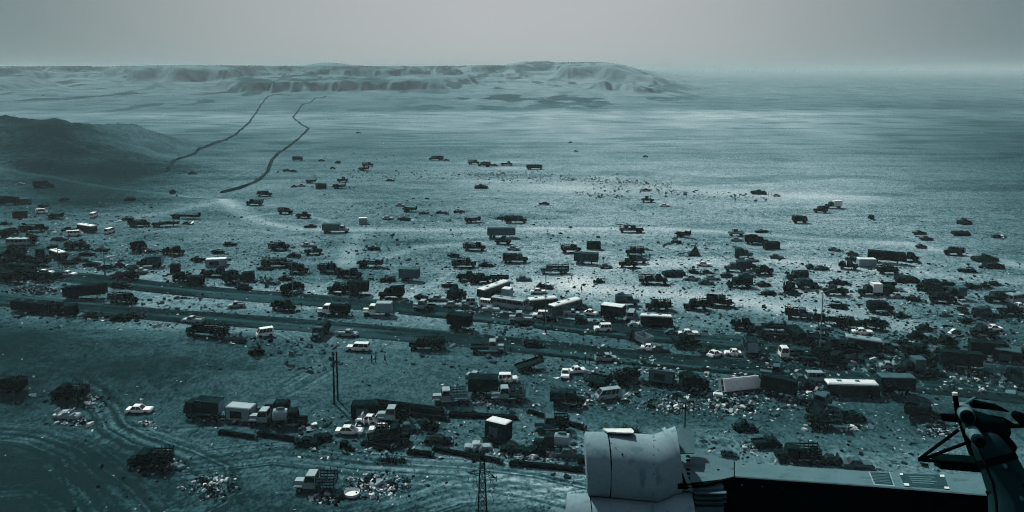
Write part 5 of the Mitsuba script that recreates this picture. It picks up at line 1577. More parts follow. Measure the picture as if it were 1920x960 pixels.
POSES = [figure(dict(stride=0.10, swing=0.1)), figure(dict(stride=0.28, swing=0.25)), figure(dict(stride=0.06, swing=0.05, **{'raise': 1}))]
CAPS = MB().cyl((0.045, 0, 1.66), (0.04, 0, 1.765), 0.112, 0.085, n=10).box(0.10, 0.22, -0.08, 0.08, 1.675, 1.695)
for k, (px, py, hd, pose, desc) in enumerate([
    (697, 680, 200, 0, 'person in dark clothes, left of three standing in front of the white-roofed estate car'),
    (704, 680, 20, 2, 'person in dark clothes, middle of three standing in front of the white-roofed estate car'),
    (722, 680, 170, 1, 'person in dark clothes walking apart, right of three in front of the white-roofed estate car'),
    (957, 664, 0, 0, 'person in dark clothes standing right of the flatbed with the pale bonnet'),
    (917, 617, 90, 1, 'person in dark clothes walking on the median behind the black trailer'),
    (146, 589, 180, 0, 'person in dark clothes standing on the near carriageway at the left'),
    (402, 540, 0, 1, 'person in dark clothes walking beyond the far carriageway at the left'),
    (565, 579, 270, 0, 'person in dark clothes standing between a burnt truck and the black tanker'),
    (677, 531, 90, 0, 'person in dark clothes standing among wrecks left of the grey ribbed trailer'),
    (1072, 527, 180, 1, 'person in dark clothes walking right of the dark slatted truck'),
    (1132, 492, 0, 2, 'person in dark clothes standing right of the big olive box trailer'),
    (1090, 548, 60, 1, 'person in dark clothes walking alone on the pale track'),
    (1098, 683, 180, 0, 'person in dark clothes, left of two beside the pale loaded pickup'),
    (1105, 684, 10, 2, 'person in dark clothes, right of two beside the pale loaded pickup'),
    (656, 356, 90, 0, 'person in dark clothes, left of two beside the low burnt trailer far off'),
    (664, 356, 90, 1, 'person in dark clothes, right of two beside the low burnt trailer far off'),
    (1441, 368, 0, 0, 'person in dark clothes, left of two near the tank on the far plain'),
    (1446, 368, 180, 0, 'person in dark clothes, right of two near the tank on the far plain'),
    (1218, 485, 90, 0, 'person in dark clothes standing behind the grey tipper with a dark load')]):
    p = at(px, py)
    key = number('person')
    M = T().translate([float(p[0]), float(p[1]), float(ground_z(p[:1], p[1:2])[0])]).rotate([0, 0, 1], hd)
    part(key, 'body', POSES[pose], 'dark_cloth', M, smooth=50)
    part(key, 'cap', CAPS, 'olive_paint', M)
    tag(key, desc, 'person')


# ---------------------------------------------------------------- rubbish, stones, scrub
def scatter(px, py, size, tones, rng, flat=0.35):
    """Small tilted boxes and sheets on the ground at the given pixels; tones: one grey per piece. Returns mesh arrays and vertex colours."""
    n = len(px)
    d = FW[None] + RT[None] * ((px - CX) / F)[:, None] - UP[None] * ((py - CY) / F)[:, None]
    z = np.zeros(n)
    for _ in range(5):
        q = d * ((CAMH - z) / -d[:, 2])[:, None]
        z = ground_z(q[:, 0], q[:, 1])
    q[:, 2] = z
    sx, sy, sz = size * rng.uniform(0.4, 1.3, n), size * rng.uniform(0.3, 0.9, n), size * flat * rng.uniform(0.15, 1.4, n)
    unit = np.array([[-1, -1, -.4], [1, -1, -.4], [1, 1, -.4], [-1, 1, -.4], [-.8, -.8, 1], [.8, -.8, 1], [.8, .8, 1], [-.8, .8, 1]]) * 0.5
    v = unit[None] * np.stack([sx, sy, sz], 1)[:, None, :] + rng.normal(0, 0.07, (n, 8, 3)) * size[:, None, None]
    a, t = rng.uniform(0, 6.28, n), rng.normal(0, 0.28, n)
    ct, stt = np.cos(t)[:, None], np.sin(t)[:, None]
    vx, vz = v[..., 0] * ct - v[..., 2] * stt, v[..., 0] * stt + v[..., 2] * ct
    ca, sa = np.cos(a)[:, None], np.sin(a)[:, None]
    w = np.stack([vx * ca - v[..., 1] * sa, vx * sa + v[..., 1] * ca, vz + 0.25 * sz[:, None]], -1) + q[:, None, :]
    f = (MB.BOXF[None] + (np.arange(n) * 8)[:, None, None]).reshape(-1, 3)
    t = np.clip(tones, 0.006, 0.8)
    col = np.stack([t * (0.26 + 2.7 * t - 2.5 * t * t), t, t * (1.22 - 0.4 * t)], 1)
    return w.reshape(-1, 3), f, np.repeat(np.clip(col, 0, 0.85), 8, 0)


def tones(n, pale, rng):
    k = rng.random(n)
    return np.where(k < pale, rng.uniform(0.14, 0.50, n), np.where(k < pale + 0.22, rng.uniform(0.05, 0.12, n), rng.uniform(0.004, 0.016, n)))


def heap(x0, x1, y0, y1, n, pale, size, desc, name='rubbish_heap'):
    rng = np.random.default_rng(int(x0 * 31 + y0))
    n = int(n * 1.8)
    px = rng.normal((x0 + x1) / 2, (x1 - x0) / 4.2, n)
    py = rng.normal((y0 + y1) / 2, (y1 - y0) / 4.2, n)
    v, f, c = scatter(px, py, 0.5 * size * rng.lognormal(0, 0.5, n), tones(n, 0.85 * pale, rng), rng, 0.5)
    key = number(name)
    scene[key] = mikit.ply((v, f), 'litter_mix', color=c)
    tag(key, desc, 'rubbish', kind='stuff')


for h in [(350, 436, 890, 936, 260, 0.36, 0.62, 'scattered white and dark rubbish at the bottom left'),
          (655, 772, 886, 932, 330, 0.46, 0.75, 'big spread of white rubbish right of the slatted truck with raised bonnet'),
          (265, 300, 788, 802, 50, 0.6, 0.6, 'white scraps in front of the white car alone on the left'),
          (100, 185, 784, 800, 120, 0.36, 0.55, 'rubbish strewn in front of the pale gutted car'),
          (130, 200, 738, 762, 90, 0.34, 0.6, 'rubbish beside the black ragged truck'),
          (290, 345, 862, 884, 110, 0.36, 0.7, 'pale scraps at the right of the burnt heap in the left foreground'),
          (575, 640, 925, 945, 110, 0.28, 0.6, 'dark rubbish in front of the slatted truck with raised bonnet'),
          (1220, 1330, 740, 780, 300, 0.34, 0.6, 'wide spill of rubbish left of the post with two square heads'),
          (1320, 1430, 738, 778, 320, 0.42, 0.65, 'wide spill of pale rubbish in front of the overturned white bus'),
          (885, 935, 745, 762, 90, 0.5, 0.55, 'white scraps in front of the black low trailer'),
          (1075, 1120, 735, 760, 90, 0.5, 0.6, 'white scraps beside the white-roofed box van'),
          (560, 600, 790, 808, 70, 0.45, 0.6, 'pale scraps right of the short pale tank truck'),
          (930, 1090, 842, 866, 200, 0.5, 0.7, 'white sheets strewn along the cars by the long pipe'),
          (1580, 1625, 795, 812, 100, 0.4, 0.5, 'rubbish below the burnt pickup with an open bed'),
          (1725, 1790, 795, 820, 150, 0.42, 0.6, 'pale scraps below the burnt tipper near the gun mount'),
          (1510, 1580, 762, 800, 150, 0.35, 0.6, 'grey rubbish around the tipped broken truck'),
          (1385, 1420, 826, 850, 60, 0.4, 0.5, 'rubbish behind the grey flatbed with crates'),
          (10, 122, 531, 555, 420, 0.26, 0.7, 'dense rubbish between the carriageways at the left edge'),
          (270, 330, 604, 620, 80, 0.4, 0.55, 'pale scraps on the near road shoulder at the left'),
          (1150, 1300, 660, 690, 160, 0.34, 0.5, 'rubbish on the median below the white car with doors flung open'),
          (1640, 1720, 680, 700, 130, 0.45, 0.6, 'pale scraps on the median left of the dark truck with a grey flat roof'),
          (1770, 1910, 700, 735, 170, 0.36, 0.6, 'scraps along the median at the right edge'),
          (1480, 1600, 725, 745, 130, 0.42, 0.6, 'pale scraps in front of the long white-roofed bus'),
          (850, 960, 578, 592, 140, 0.5, 0.6, 'pale wreckage strewn along the road in front of the crashed buses'),
          (1690, 1830, 655, 672, 180, 0.42, 0.7, 'pale scraps through the right pile-up')]:
    heap(*h)


def build_litter():
    rng = np.random.default_rng(77)
    X, Y, Sz, Tn = [], [], [], []
    for x0, x1, y0, y1, n, pale, size in [(0, 300, 380, 520, 1500, 0.16, 0.55), (300, 620, 440, 560, 800, 0.18, 0.5), (620, 1100, 490, 570, 800, 0.20, 0.5), (1100, 1480, 480, 600, 1000, 0.18, 0.5),
                                          (1460, 1920, 490, 640, 1700, 0.18, 0.55), (0, 480, 560, 620, 350, 0.2, 0.45), (480, 1000, 570, 650, 400, 0.2, 0.45), (1000, 1500, 590, 700, 900, 0.28, 0.5),
                                          (1400, 1920, 620, 740, 1300, 0.24, 0.55), (1080, 1540, 690, 770, 1000, 0.28, 0.5), (840, 1100, 690, 870, 420, 0.28, 0.42), (560, 860, 770, 860, 330, 0.28, 0.42),
                                          (1300, 1860, 740, 900, 560, 0.28, 0.40), (0, 620, 640, 960, 150, 0.35, 0.30), (620, 1100, 650, 960, 240, 0.35, 0.30), (680, 880, 380, 430, 260, 0.34, 0.5), (480, 1300, 320, 470, 700, 0.06, 0.6)]:
        X.append(rng.uniform(x0, x1, n)); Y.append(rng.uniform(y0, y1, n)); Sz.append(size * rng.lognormal(0, 0.4, n)); Tn.append(tones(n, pale, rng))
    # and a ring of broken bits round every wreck
    for key, px, py, desc, cat in VEH:
        if py > 385 and ('burnt' in key or 'wreck' in key or 'black' in desc or 'crushed' in desc or 'gutted' in desc):
            n, w = 16, 11 + (py - 130) / 22
            X.append(rng.normal(px + 4, w * 1.1, n)); Y.append(rng.normal(py, w * 0.22, n)); Sz.append(0.42 * rng.lognormal(0, 0.5, n)); Tn.append(tones(n, 0.2, rng))
    v, f, c = scatter(np.concatenate(X), np.concatenate(Y), np.concatenate(Sz), np.concatenate(Tn), rng)
    scene['litter'] = mikit.ply((v, f), 'litter_mix', color=c)
    tag('litter', 'small scraps and broken bits strewn over the sand around the wrecks', 'litter', kind='stuff')
    X, Y, Sz = [], [], []
    for x0, x1, ya, yb, th, n, size in [(640, 1035, 327, 334, 12, 620, 0.9), (868, 1035, 326, 330, 10, 260, 0.9), (1050, 1260, 334, 348, 8, 420, 1.0), (1100, 1440, 352, 372, 9, 190, 1.3), (560, 760, 296, 300, 14, 60, 0.9),
                                        (1080, 1180, 362, 372, 6, 70, 1.2), (0, 480, 300, 420, 60, 260, 0.8), (200, 900, 150, 160, 30, 160, 3.2), (0, 260, 160, 190, 16, 70, 2.6), (1300, 1900, 400, 420, 30, 90, 0.7)]:
        x = rng.uniform(x0, x1, n)
        X.append(x); Y.append(ya + (yb - ya) * (x - x0) / (x1 - x0) + rng.normal(0, th * 0.45, n)); Sz.append(0.6 * size * rng.lognormal(0, 0.35, n))
    X, Y, Sz = map(np.concatenate, (X, Y, Sz))
    v, f, c = scatter(X, Y, Sz, rng.uniform(0.03, 0.09, len(X)), rng, 0.6)
    scene['stones'] = mikit.ply((v, f), 'litter_mix', color=c)
    tag('stones', 'rows of small dark stones across the pale middle plain', 'stones', kind='stuff')
    # hillside and roadside humps of spoil
    X, Y, Sz = [], [], []
    for x0, x1, y0, y1, n in [(0, 230, 232, 320, 160), (640, 780, 440, 490, 60), (880, 1000, 600, 640, 60), (250, 440, 555, 590, 60), (520, 640, 640, 700, 50), (1180, 1420, 450, 480, 60), (700, 1100, 640, 690, 60)]:
        X.append(rng.uniform(x0, x1, n)); Y.append(rng.uniform(y0, y1, n)); Sz.append(rng.uniform(0.5, 1.4, n))
    X, Y, Sz = map(np.concatenate, (X, Y, Sz))
    v, f, c = scatter(X, Y, Sz, rng.uniform(0.04, 0.10, len(X)), rng, 0.5)
    scene['clods'] = mikit.ply((v, f), 'litter_mix', color=c)
    tag('clods', 'clods of earth on the hillside and the road shoulders', 'earth clods', kind='stuff')


build_litter()


def build_soot_shade():
    rng = np.random.default_rng(9)
    V, Fc, n = [], [], 0
    S2, X, Y, Sz, Tn = [], [], [], [], []
    for key, px, py, desc, cat in VEH:
        if py < 330 or not any(w in desc for w in ('burnt', 'black', 'wreck', 'crushed', 'torn')):
            continue
        mpp = CAMH / (py - YH)
        p = spot(px, py, 1.2)
        m = 22
        a = np.arange(m) * 2 * np.pi / m
        L = rng.uniform(3.2, 5.2) * (1.25 if 'truck' in desc or 'trailer' in desc or 'bus' in desc else 0.85)
        for ring, q in ((0.0, 1), (0.55, m), (1.0, m)):
            aa = a if q > 1 else np.zeros(1)
            wob = 1 + 0.45 * (meshkit.noise(np.stack([np.cos(aa) * 1.6 + px, np.sin(aa) * 1.6 + py, aa * 0], -1), 3) - 0.5)
            x, y = p[0] + 0.7 + np.cos(aa) * L * ring * wob * 1.15, p[1] - 0.9 + np.sin(aa) * L * 0.62 * ring * wob  # soot and painted shade, shifted the way the shadows fall
            V.append(np.column_stack([x, y, np.full(len(x), 0.10 - 0.22 * ring)]))
        j = (np.arange(m) + 1) % m
        i = np.arange(m)
        Fc += [np.stack([i * 0, 1 + i, 1 + j], 1) + n, np.stack([1 + i, 1 + m + i, 1 + m + j], 1) + n, np.stack([1 + i, 1 + m + j, 1 + j], 1) + n]
        n += 1 + 2 * m
        if py > 400:
            k = 9
            X.append(rng.normal(px + 3, 2.4 / mpp, k)); Y.append(rng.normal(py - 1, 0.4 / mpp, k)); Sz.append(0.62 * rng.lognormal(0, 0.4, k)); Tn.append(tones(k, 0.14, rng))
    V = np.vstack(V)
    V[:, 2] += ground_z(V[:, 0], V[:, 1])
    scene['soot'] = mikit.ply((V, np.vstack(Fc)), 'soot_shade_black', smooth=True)
    tag('soot', 'scorched oily ground and painted shade spread around the burnt wrecks', 'scorched ground', kind='stuff')
    v, f, c = scatter(np.concatenate(X), np.concatenate(Y), np.concatenate(Sz), np.concatenate(Tn), rng, 0.4)
    scene['scrap_metal'] = mikit.ply((v, f), 'litter_mix', color=c)
    tag('scrap_metal', 'torn lumps of scrap lying close round the burnt wrecks', 'scrap metal', kind='stuff')


def soot_shade_colour(p, n, uv):
    return tone(0.020 + 0.026 * fb(p.x * 0.9, p.y * 0.9, 0.0, 3))


scene['soot_shade_black'] = {'type': 'twosided', 'bsdf': {'type': 'diffuse', 'reflectance': mikit.proc(soot_shade_colour)}}
build_soot_shade()

# a round basin, a tent and a shrub
p = at(660, 928)
part(number('basin'), 'rim', MB().cyl(p + [0, 0, 0.05], p + [0, 0, 0.5], 1.0, 1.15, n=20, cap=False).cyl(p + [0, 0, 0.1], p + [0, 0, 0.16], 1.0, n=20), 'white_paint')
tag('basin', 'round white basin at the left end of the rubbish spread', 'basin')
p = at(1299, 479)
part('tent', 'sheet', MB().add([p + [-1.6, -1.2, 0], p + [2.4, -1.4, 0], p + [2.2, 1.6, 0], p + [-1.2, 1.4, 0], p + [0.9, 0.1, 3.4]], [(0, 1, 4), (1, 2, 4), (2, 3, 4), (3, 0, 4)]), 'canvas')
part('tent', 'pole', MB().cyl(p + [0.9, 0.1, 0], p + [0.75, 0.1, 4.3], 0.09, n=8), 'wood_pole')
part('tent', 'fallen_flap', MB().beam(p + [-5.2, -0.6, 0.5], p + [-0.6, 0, 1.4], 1.4, 0.08, 0.4), 'canvas')
tag('tent', 'dark pointed canvas standing up on a pale mound', 'tent')
LMARKS.append((1300, 479, 'the dark pointed canvas', 'tent'))


def shrub(px, py, n, spread, high, desc, seed):
    rng = np.random.default_rng(seed)
    p = at(px, py)
    m, s = MB(), MB()
    for _ in range(n):
        a, t = rng.uniform(0, 6.28), rng.uniform(0.15, 1.2)
        L = high * rng.uniform(0.6, 1.15)
        o = p + [rng.uniform(-1, 1) * spread, rng.uniform(-0.4, 0.4) * spread, 0]
        pts = [o]
        for k in range(1, 4):
            q = k / 3
            pts.append(o + [math.cos(a) * math.sin(t) * L * q * (1 + 0.3 * q), math.sin(a) * math.sin(t) * L * q, L * q * math.cos(t) - 0.25 * L * q * q])
        w = np.array([-math.sin(a), math.cos(a), 0]) * 0.07
        for k in range(3):
            A, B = pts[k], pts[k + 1]
            wa, wb = w * (1 - k / 3.2), w * (1 - (k + 1) / 3.2)
            m.add([A - wa, A + wa, B + wb, B - wb], [(0, 1, 2), (0, 2, 3)])
    for k in range(5):
        s.cyl(p + [rng.uniform(-.6, .6) * spread, 0, -0.1], p + [rng.uniform(-.8, .8) * spread, 0.1, high * 0.5], 0.06, 0.03, n=6)
    key = number('shrub')
    part(key, 'foliage', m, 'shrub_leaf')
    part(key, 'stem', s, 'wood_pole')
    tag(key, desc, 'shrub')


scene['shrub_leaf'] = {'type': 'twosided', 'bsdf': {'type': 'diffuse', 'reflectance': {'type': 'rgb', 'value': [0.003, 0.010, 0.012]}}}
shrub(1177, 814, 420, 1.7, 1.9, 'dark spiky shrub showing just above the helicopter pod', 5)
shrub(735, 866, 260, 2.2, 1.0, 'dark low tangle of scrub in front of the burnt heap of cars', 6)


# ---------------------------------------------------------------- the helicopter the picture was taken from
def heli_paint(key, v0, gloss=0.0):
    def fn(p, n, uv, v0=v0):
        a = fb(p.x * 9, p.y * 9, p.z * 9, 3)
        b = nz(p.x * 70, p.y * 70, p.z * 70)
        s = sst(0.60, 0.78, fb(p.x * 22 + 5, p.y * 22, p.z * 5, 3))
        return tone(v0 * (0.80 + 0.30 * a + 0.14 * b) * (1 - 0.3 * s))
    b = {'type': 'principled', 'base_color': mikit.proc(fn), 'roughness': 0.6, 'specular': gloss} if gloss else {'type': 'diffuse', 'reflectance': mikit.proc(fn)}
    scene[key] = {'type': 'twosided', 'bsdf': b}


heli_paint('heli_grey', 0.085, 0.12)
heli_paint('heli_dark', 0.004)
heli_paint('heli_arm', 0.020)
heli_paint('heli_mark', 0.42)
heli_paint('pod_grey', 0.19, 0.0)
heli_paint('placard_line', 0.20)
heli_paint('placard_face', 0.038)
heli_paint('heli_seam', 0.010)
HEL = 'helicopter'


def loft(path, n=40, cap=True):
    """Circular sections along a path of (px, py, distance, radius in pixels)."""
    c = np.array([off(a, b, d) for a, b, d, r in path])
    R = np.array([r / F * d for a, b, d, r in path])
    ax = c[-1] - c[0]
    ax /= np.linalg.norm(ax)
    u = np.cross(ax, [0, 0, 1.0])
    u /= np.linalg.norm(u)
    w = np.cross(u, ax)
    t = np.arange(n) * 2 * np.pi / n
    v = np.vstack([p + r * (np.cos(t)[:, None] * u + np.sin(t)[:, None] * w) for p, r in zip(c, R)])
    f = []
    i, j = np.arange(n), (np.arange(n) + 1) % n
    for k in range(len(path) - 1):
        a = k * n
        f += [np.stack([a + i, a + j, a + n + j], 1), np.stack([a + i, a + n + j, a + n + i], 1)]
    v = np.vstack([v, c[:1], c[-1:]])
    if cap:
        m = len(v) - 2
        f += [np.stack([j, i, i * 0 + m], 1), np.stack([(len(path) - 1) * n + i, (len(path) - 1) * n + j, i * 0 + m + 1], 1)]
    return MB().add(v, np.vstack(f))


def slab(pts, thick):
    """A solid from a polygon of (px, py, distance) pushed along a vector."""
    a = np.array([off(*q) for q in pts])
    n = len(a)
    v = np.vstack([a, a + np.asarray(thick, float)])
    f = [(0, k, k + 1) for k in range(1, n - 1)] + [(n, n + k + 1, n + k) for k in range(1, n - 1)]
    for k in range(n):
        q = (k + 1) % n
        f += [(k, n + k, n + q), (k, n + q, q)]
    return MB().add(v, f)


def rod(a, b, rpx, n=12, r2=None):
    A, B = off(*a), off(*b)
    return MB().cyl(A, B, rpx / F * a[2], (r2 if r2 is not None else rpx) / F * b[2], n=n)


pod = part(HEL, 'pod', loft([(1098, 869, 4.95, 50), (1101, 869, 4.95, 57), (1139, 871, 4.94, 58.5), (1232, 880, 4.91, 62), (1271, 863, 4.90, 61), (1272, 863, 4.90, 56)]), 'pod_grey', smooth=28)
part(pod, 'seam', loft([(1138, 871, 4.94, 59.0), (1140.5, 871, 4.94, 59.0)], cap=False), 'heli_seam')
part(pod, 'rim', loft([(1267, 864.5, 4.90, 62.2), (1273, 862, 4.90, 62.8)]), 'pod_grey', smooth=28)
part(pod, 'rivet', MB().cyl(off(1167, 852, 4.79), off(1167, 851.6, 4.77), 0.005, n=8), 'heli_seam')
part(pod, 'top_plate', slab([(1130, 803.5, 5.00), (1184, 803, 5.00), (1189, 808.5, 4.92), (1187, 811.5, 4.87), (1140, 809.5, 4.90)], (0, 0, -0.008)), 'heli_mark', label='small pale plate standing proud on top of the pod')
for k in range(9):
    for u, dp in ((1146, 4.94), (1226, 4.915)):
        ang = math.radians(14 + 17 * k)
        r = (59.2 if u < 1200 else 61.9)
        c = off(u, (871.5 if u < 1200 else 879.6) - r * math.cos(ang), dp - r / F * dp * math.sin(ang) * 1.0)
        part(pod, 'rivet', MB().cyl(c + [0, -0.003, 0.001], c + [0, 0.004, 0], 0.0032, n=6), 'heli_seam')
pod2 = part(HEL, 'pod', loft([(1064, 990, 4.86, 50), (1067, 990, 4.86, 60), (1106, 992, 4.85, 62), (1232, 1000, 4.82, 66), (1268, 985, 4.8, 66), (1300, 984, 4.79, 66), (1301, 984, 4.79, 60)]), 'pod_grey', smooth=28)
part(pod2, 'seam', loft([(1105, 992, 4.85, 62.5), (1107, 992, 4.85, 62.5)], cap=False), 'heli_seam')
part(pod2, 'seam', loft([(1271, 985, 4.8, 66.4), (1272.5, 985, 4.8, 66.4)], cap=False), 'heli_seam')
part(HEL, 'upper_flange', slab([(1273, 801, 5.15), (1301, 806, 5.15), (1303, 850, 4.95), (1273, 850, 4.95)], (0.0, 0.05, -0.03)), 'heli_grey')
br = part(HEL, 'mounting_plate', slab([(1273, 838, 5.25), (1301, 840, 5.25), (1376, 866, 5.12), (1376, 893, 4.86), (1318, 907, 4.74), (1273, 907, 4.74)], (0, 0, -0.045)), 'heli_grey')
for py, dpt in ((849, 5.165), (857, 5.105), (864.5, 5.05), (882, 4.925), (890, 4.868), (898, 4.81)):
    c = off(1290, py, dpt)
    part(br, 'bolt', MB().cyl(c - [0, 0, 0.004], c + [0, 0, 0.007], 0.016, 0.014, n=10), 'heli_seam')
c = off(1347, 882, 4.935)
part(br, 'bolt', MB().cyl(c - [0, 0, 0.004], c + [0, 0, 0.006], 0.009, n=8), 'heli_seam')
part(br, 'joint', slab([(1273, 871.2, 5.0), (1376, 879.2, 4.995), (1376, 880.8, 4.98), (1273, 872.8, 4.985)], (0, 0, 0.003)), 'heli_seam')
def on_beam(u, t):
    """A point of the beam's upper face: u = pixel x, t = 0 at the far edge, 1 at the near edge."""
    far = [np.interp(u, [1376.5, 1640, 1862], z) for z in ([866, 884, 889], [5.12, 4.9, 4.7])]
    near = [np.interp(u, [1376.5, 1640, 1862], z) for z in ([893.2, 911, 929], [4.86, 4.60, 4.36])]
    return off(u, far[0], far[1]) * (1 - t) + off(u, near[0], near[1]) * t


def beam_mesh():
    us = np.linspace(1376.5, 1862, 25)
    top = np.array([[on_beam(u, t) for t in (0, 0.02, 0.98, 1)] for u in us])
    top[:, 0, 2] -= 0.006
    top[:, 3, 2] -= 0.006
    low = top[:, [3, 0]] - [0, 0, 0.05]
    ring = np.concatenate([top, low], 1)                      # 6 points round each section
    m = ring.shape[1]
    f = []
    for k in range(len(us) - 1):
        for q in range(m):
            a, b = k * m + q, k * m + (q + 1) % m
            f += [(a, b, b + m), (a, b + m, a + m)]
    for e in (0, (len(us) - 1) * m):
        f += [(e, e + q, e + q + 1) for q in range(1, m - 1)]
    return MB().add(ring.reshape(-1, 3), f)


bm_ = part(HEL, 'beam', beam_mesh(), 'heli_grey')
part(bm_, 'joint', slab([(1376, 866, 5.118), (1378, 866.2, 5.116), (1378, 893.4, 4.856), (1376, 893.3, 4.858)], (0, 0, 0.003)), 'heli_seam')
part(bm_, 'joint', slab([(1406, 870, 5.09), (1407.5, 870, 5.09), (1407.5, 888, 4.93), (1406, 888, 4.93)], (0, 0, 0.002)), 'heli_seam')
for py, dpt in ((873, 5.065), (881.5, 4.985)):
    c = off(1394, py, dpt)
    part(bm_, 'bolt', MB().cyl(c - [0, 0, 0.003], c + [0, 0, 0.006], 0.012, n=10), 'heli_seam')


def sticker(par, name, us, ts, mat, h):
    v = np.array([on_beam(us[0], ts[0]), on_beam(us[1], ts[0]), on_beam(us[2], ts[1]), on_beam(us[3], ts[1])])
    n = len(v)
    v = np.vstack([v + [0, 0, h - 0.002], v + [0, 0, h]])
    return part(par, name, MB().add(v, [(0, 2, 1), (0, 3, 2), (4, 5, 6), (4, 6, 7), (0, 1, 5), (0, 5, 4), (1, 2, 6), (1, 6, 5), (2, 3, 7), (2, 7, 6), (3, 0, 4), (3, 4, 7)]), mat)


sticker(bm_, 'placard', (1628, 1669, 1678, 1639), (0.08, 0.97), 'placard_line', 0.004)
sticker(bm_, 'placard', (1631, 1666.5, 1675, 1641), (0.13, 0.92), 'placard_face', 0.007)
for k in range(7):
    sticker(bm_, 'marking', (1633 + k * 0.8, 1665 + k * 0.8, 1665.4 + k * 0.8, 1633.4 + k * 0.8), (0.19 + 0.1 * k, 0.22 + 0.1 * k), 'heli_grey', 0.010)
sticker(bm_, 'placard', (1686, 1770, 1780, 1696), (0.14, 0.90), 'placard_face', 0.004)
for us, ts in (((1687, 1693, 1693, 1687), (0.14, 0.26)), ((1694, 1704, 1705, 1696), (0.76, 0.90)), ((1762, 1770, 1771, 1763), (0.16, 0.28)), ((1770, 1779, 1780, 1771), (0.80, 0.90))):
    sticker(bm_, 'marking', us, ts, 'heli_mark', 0.007)
for k in range(4):
    sticker(bm_, 'marking', (1704 + 2 * k, 1752 + 2 * k - 7 * (k % 2), 1752.5 + 2 * k - 7 * (k % 2), 1704.5 + 2 * k), (0.30 + 0.12 * k, 0.35 + 0.12 * k), 'heli_grey', 0.007)
part(HEL, 'hull', slab([(1376, 895, 4.83), (1862, 931, 4.33), (1990, 940, 4.2), (1990, 1090, 4.2), (1357, 1090, 4.83), (1357, 915, 4.83)], (0.0, 0.16, -0.12)), 'heli_dark')
hl = HEL + '__hull'
for k in range(12):
    u = 1392 + 38 * k
    c = off(u, 906 + 0.074 * (u - 1376), np.interp(u, [1376, 1862], [4.81, 4.31]))
    part(hl, 'rivet', MB().cyl(c + [0, -0.006, -0.01], c + [0, 0.01, -0.01], 0.0045, n=8), 'heli_arm')
for u in (1470, 1640, 1780):
    dd = float(np.interp(u, [1376, 1862], [4.82, 4.32]))
    part(hl, 'panel_joint', slab([(u, 906 + 0.074 * (u - 1376), dd), (u + 1.6, 906 + 0.074 * (u - 1376), dd), (u + 1.6, 1000, dd), (u, 1000, dd)], (0, 0.02, 0)), 'heli_arm')
part(HEL, 'bracket', slab([(1272, 908, 4.70), (1318, 909, 4.70), (1376, 896, 4.80), (1376, 914, 4.80), (1272, 914, 4.70)], (0, 0.03, -0.03)), 'heli_dark')
blk = part(HEL, 'ribbed_block', slab([(1304, 916, 4.74), (1357, 913, 4.74), (1357, 1010, 4.74), (1304, 1010, 4.74)], (0, 0.25, 0.02)), 'heli_grey')
for k in range(4):
    y = 921 + 9 * k
    part(blk, 'fin', slab([(1302, y, 4.73), (1362 - 4 * (k > 2), y, 4.73), (1362 - 4 * (k > 2), y + 4, 4.68), (1302, y + 4, 4.68)], (0, 0.02, -0.004)), 'heli_grey')


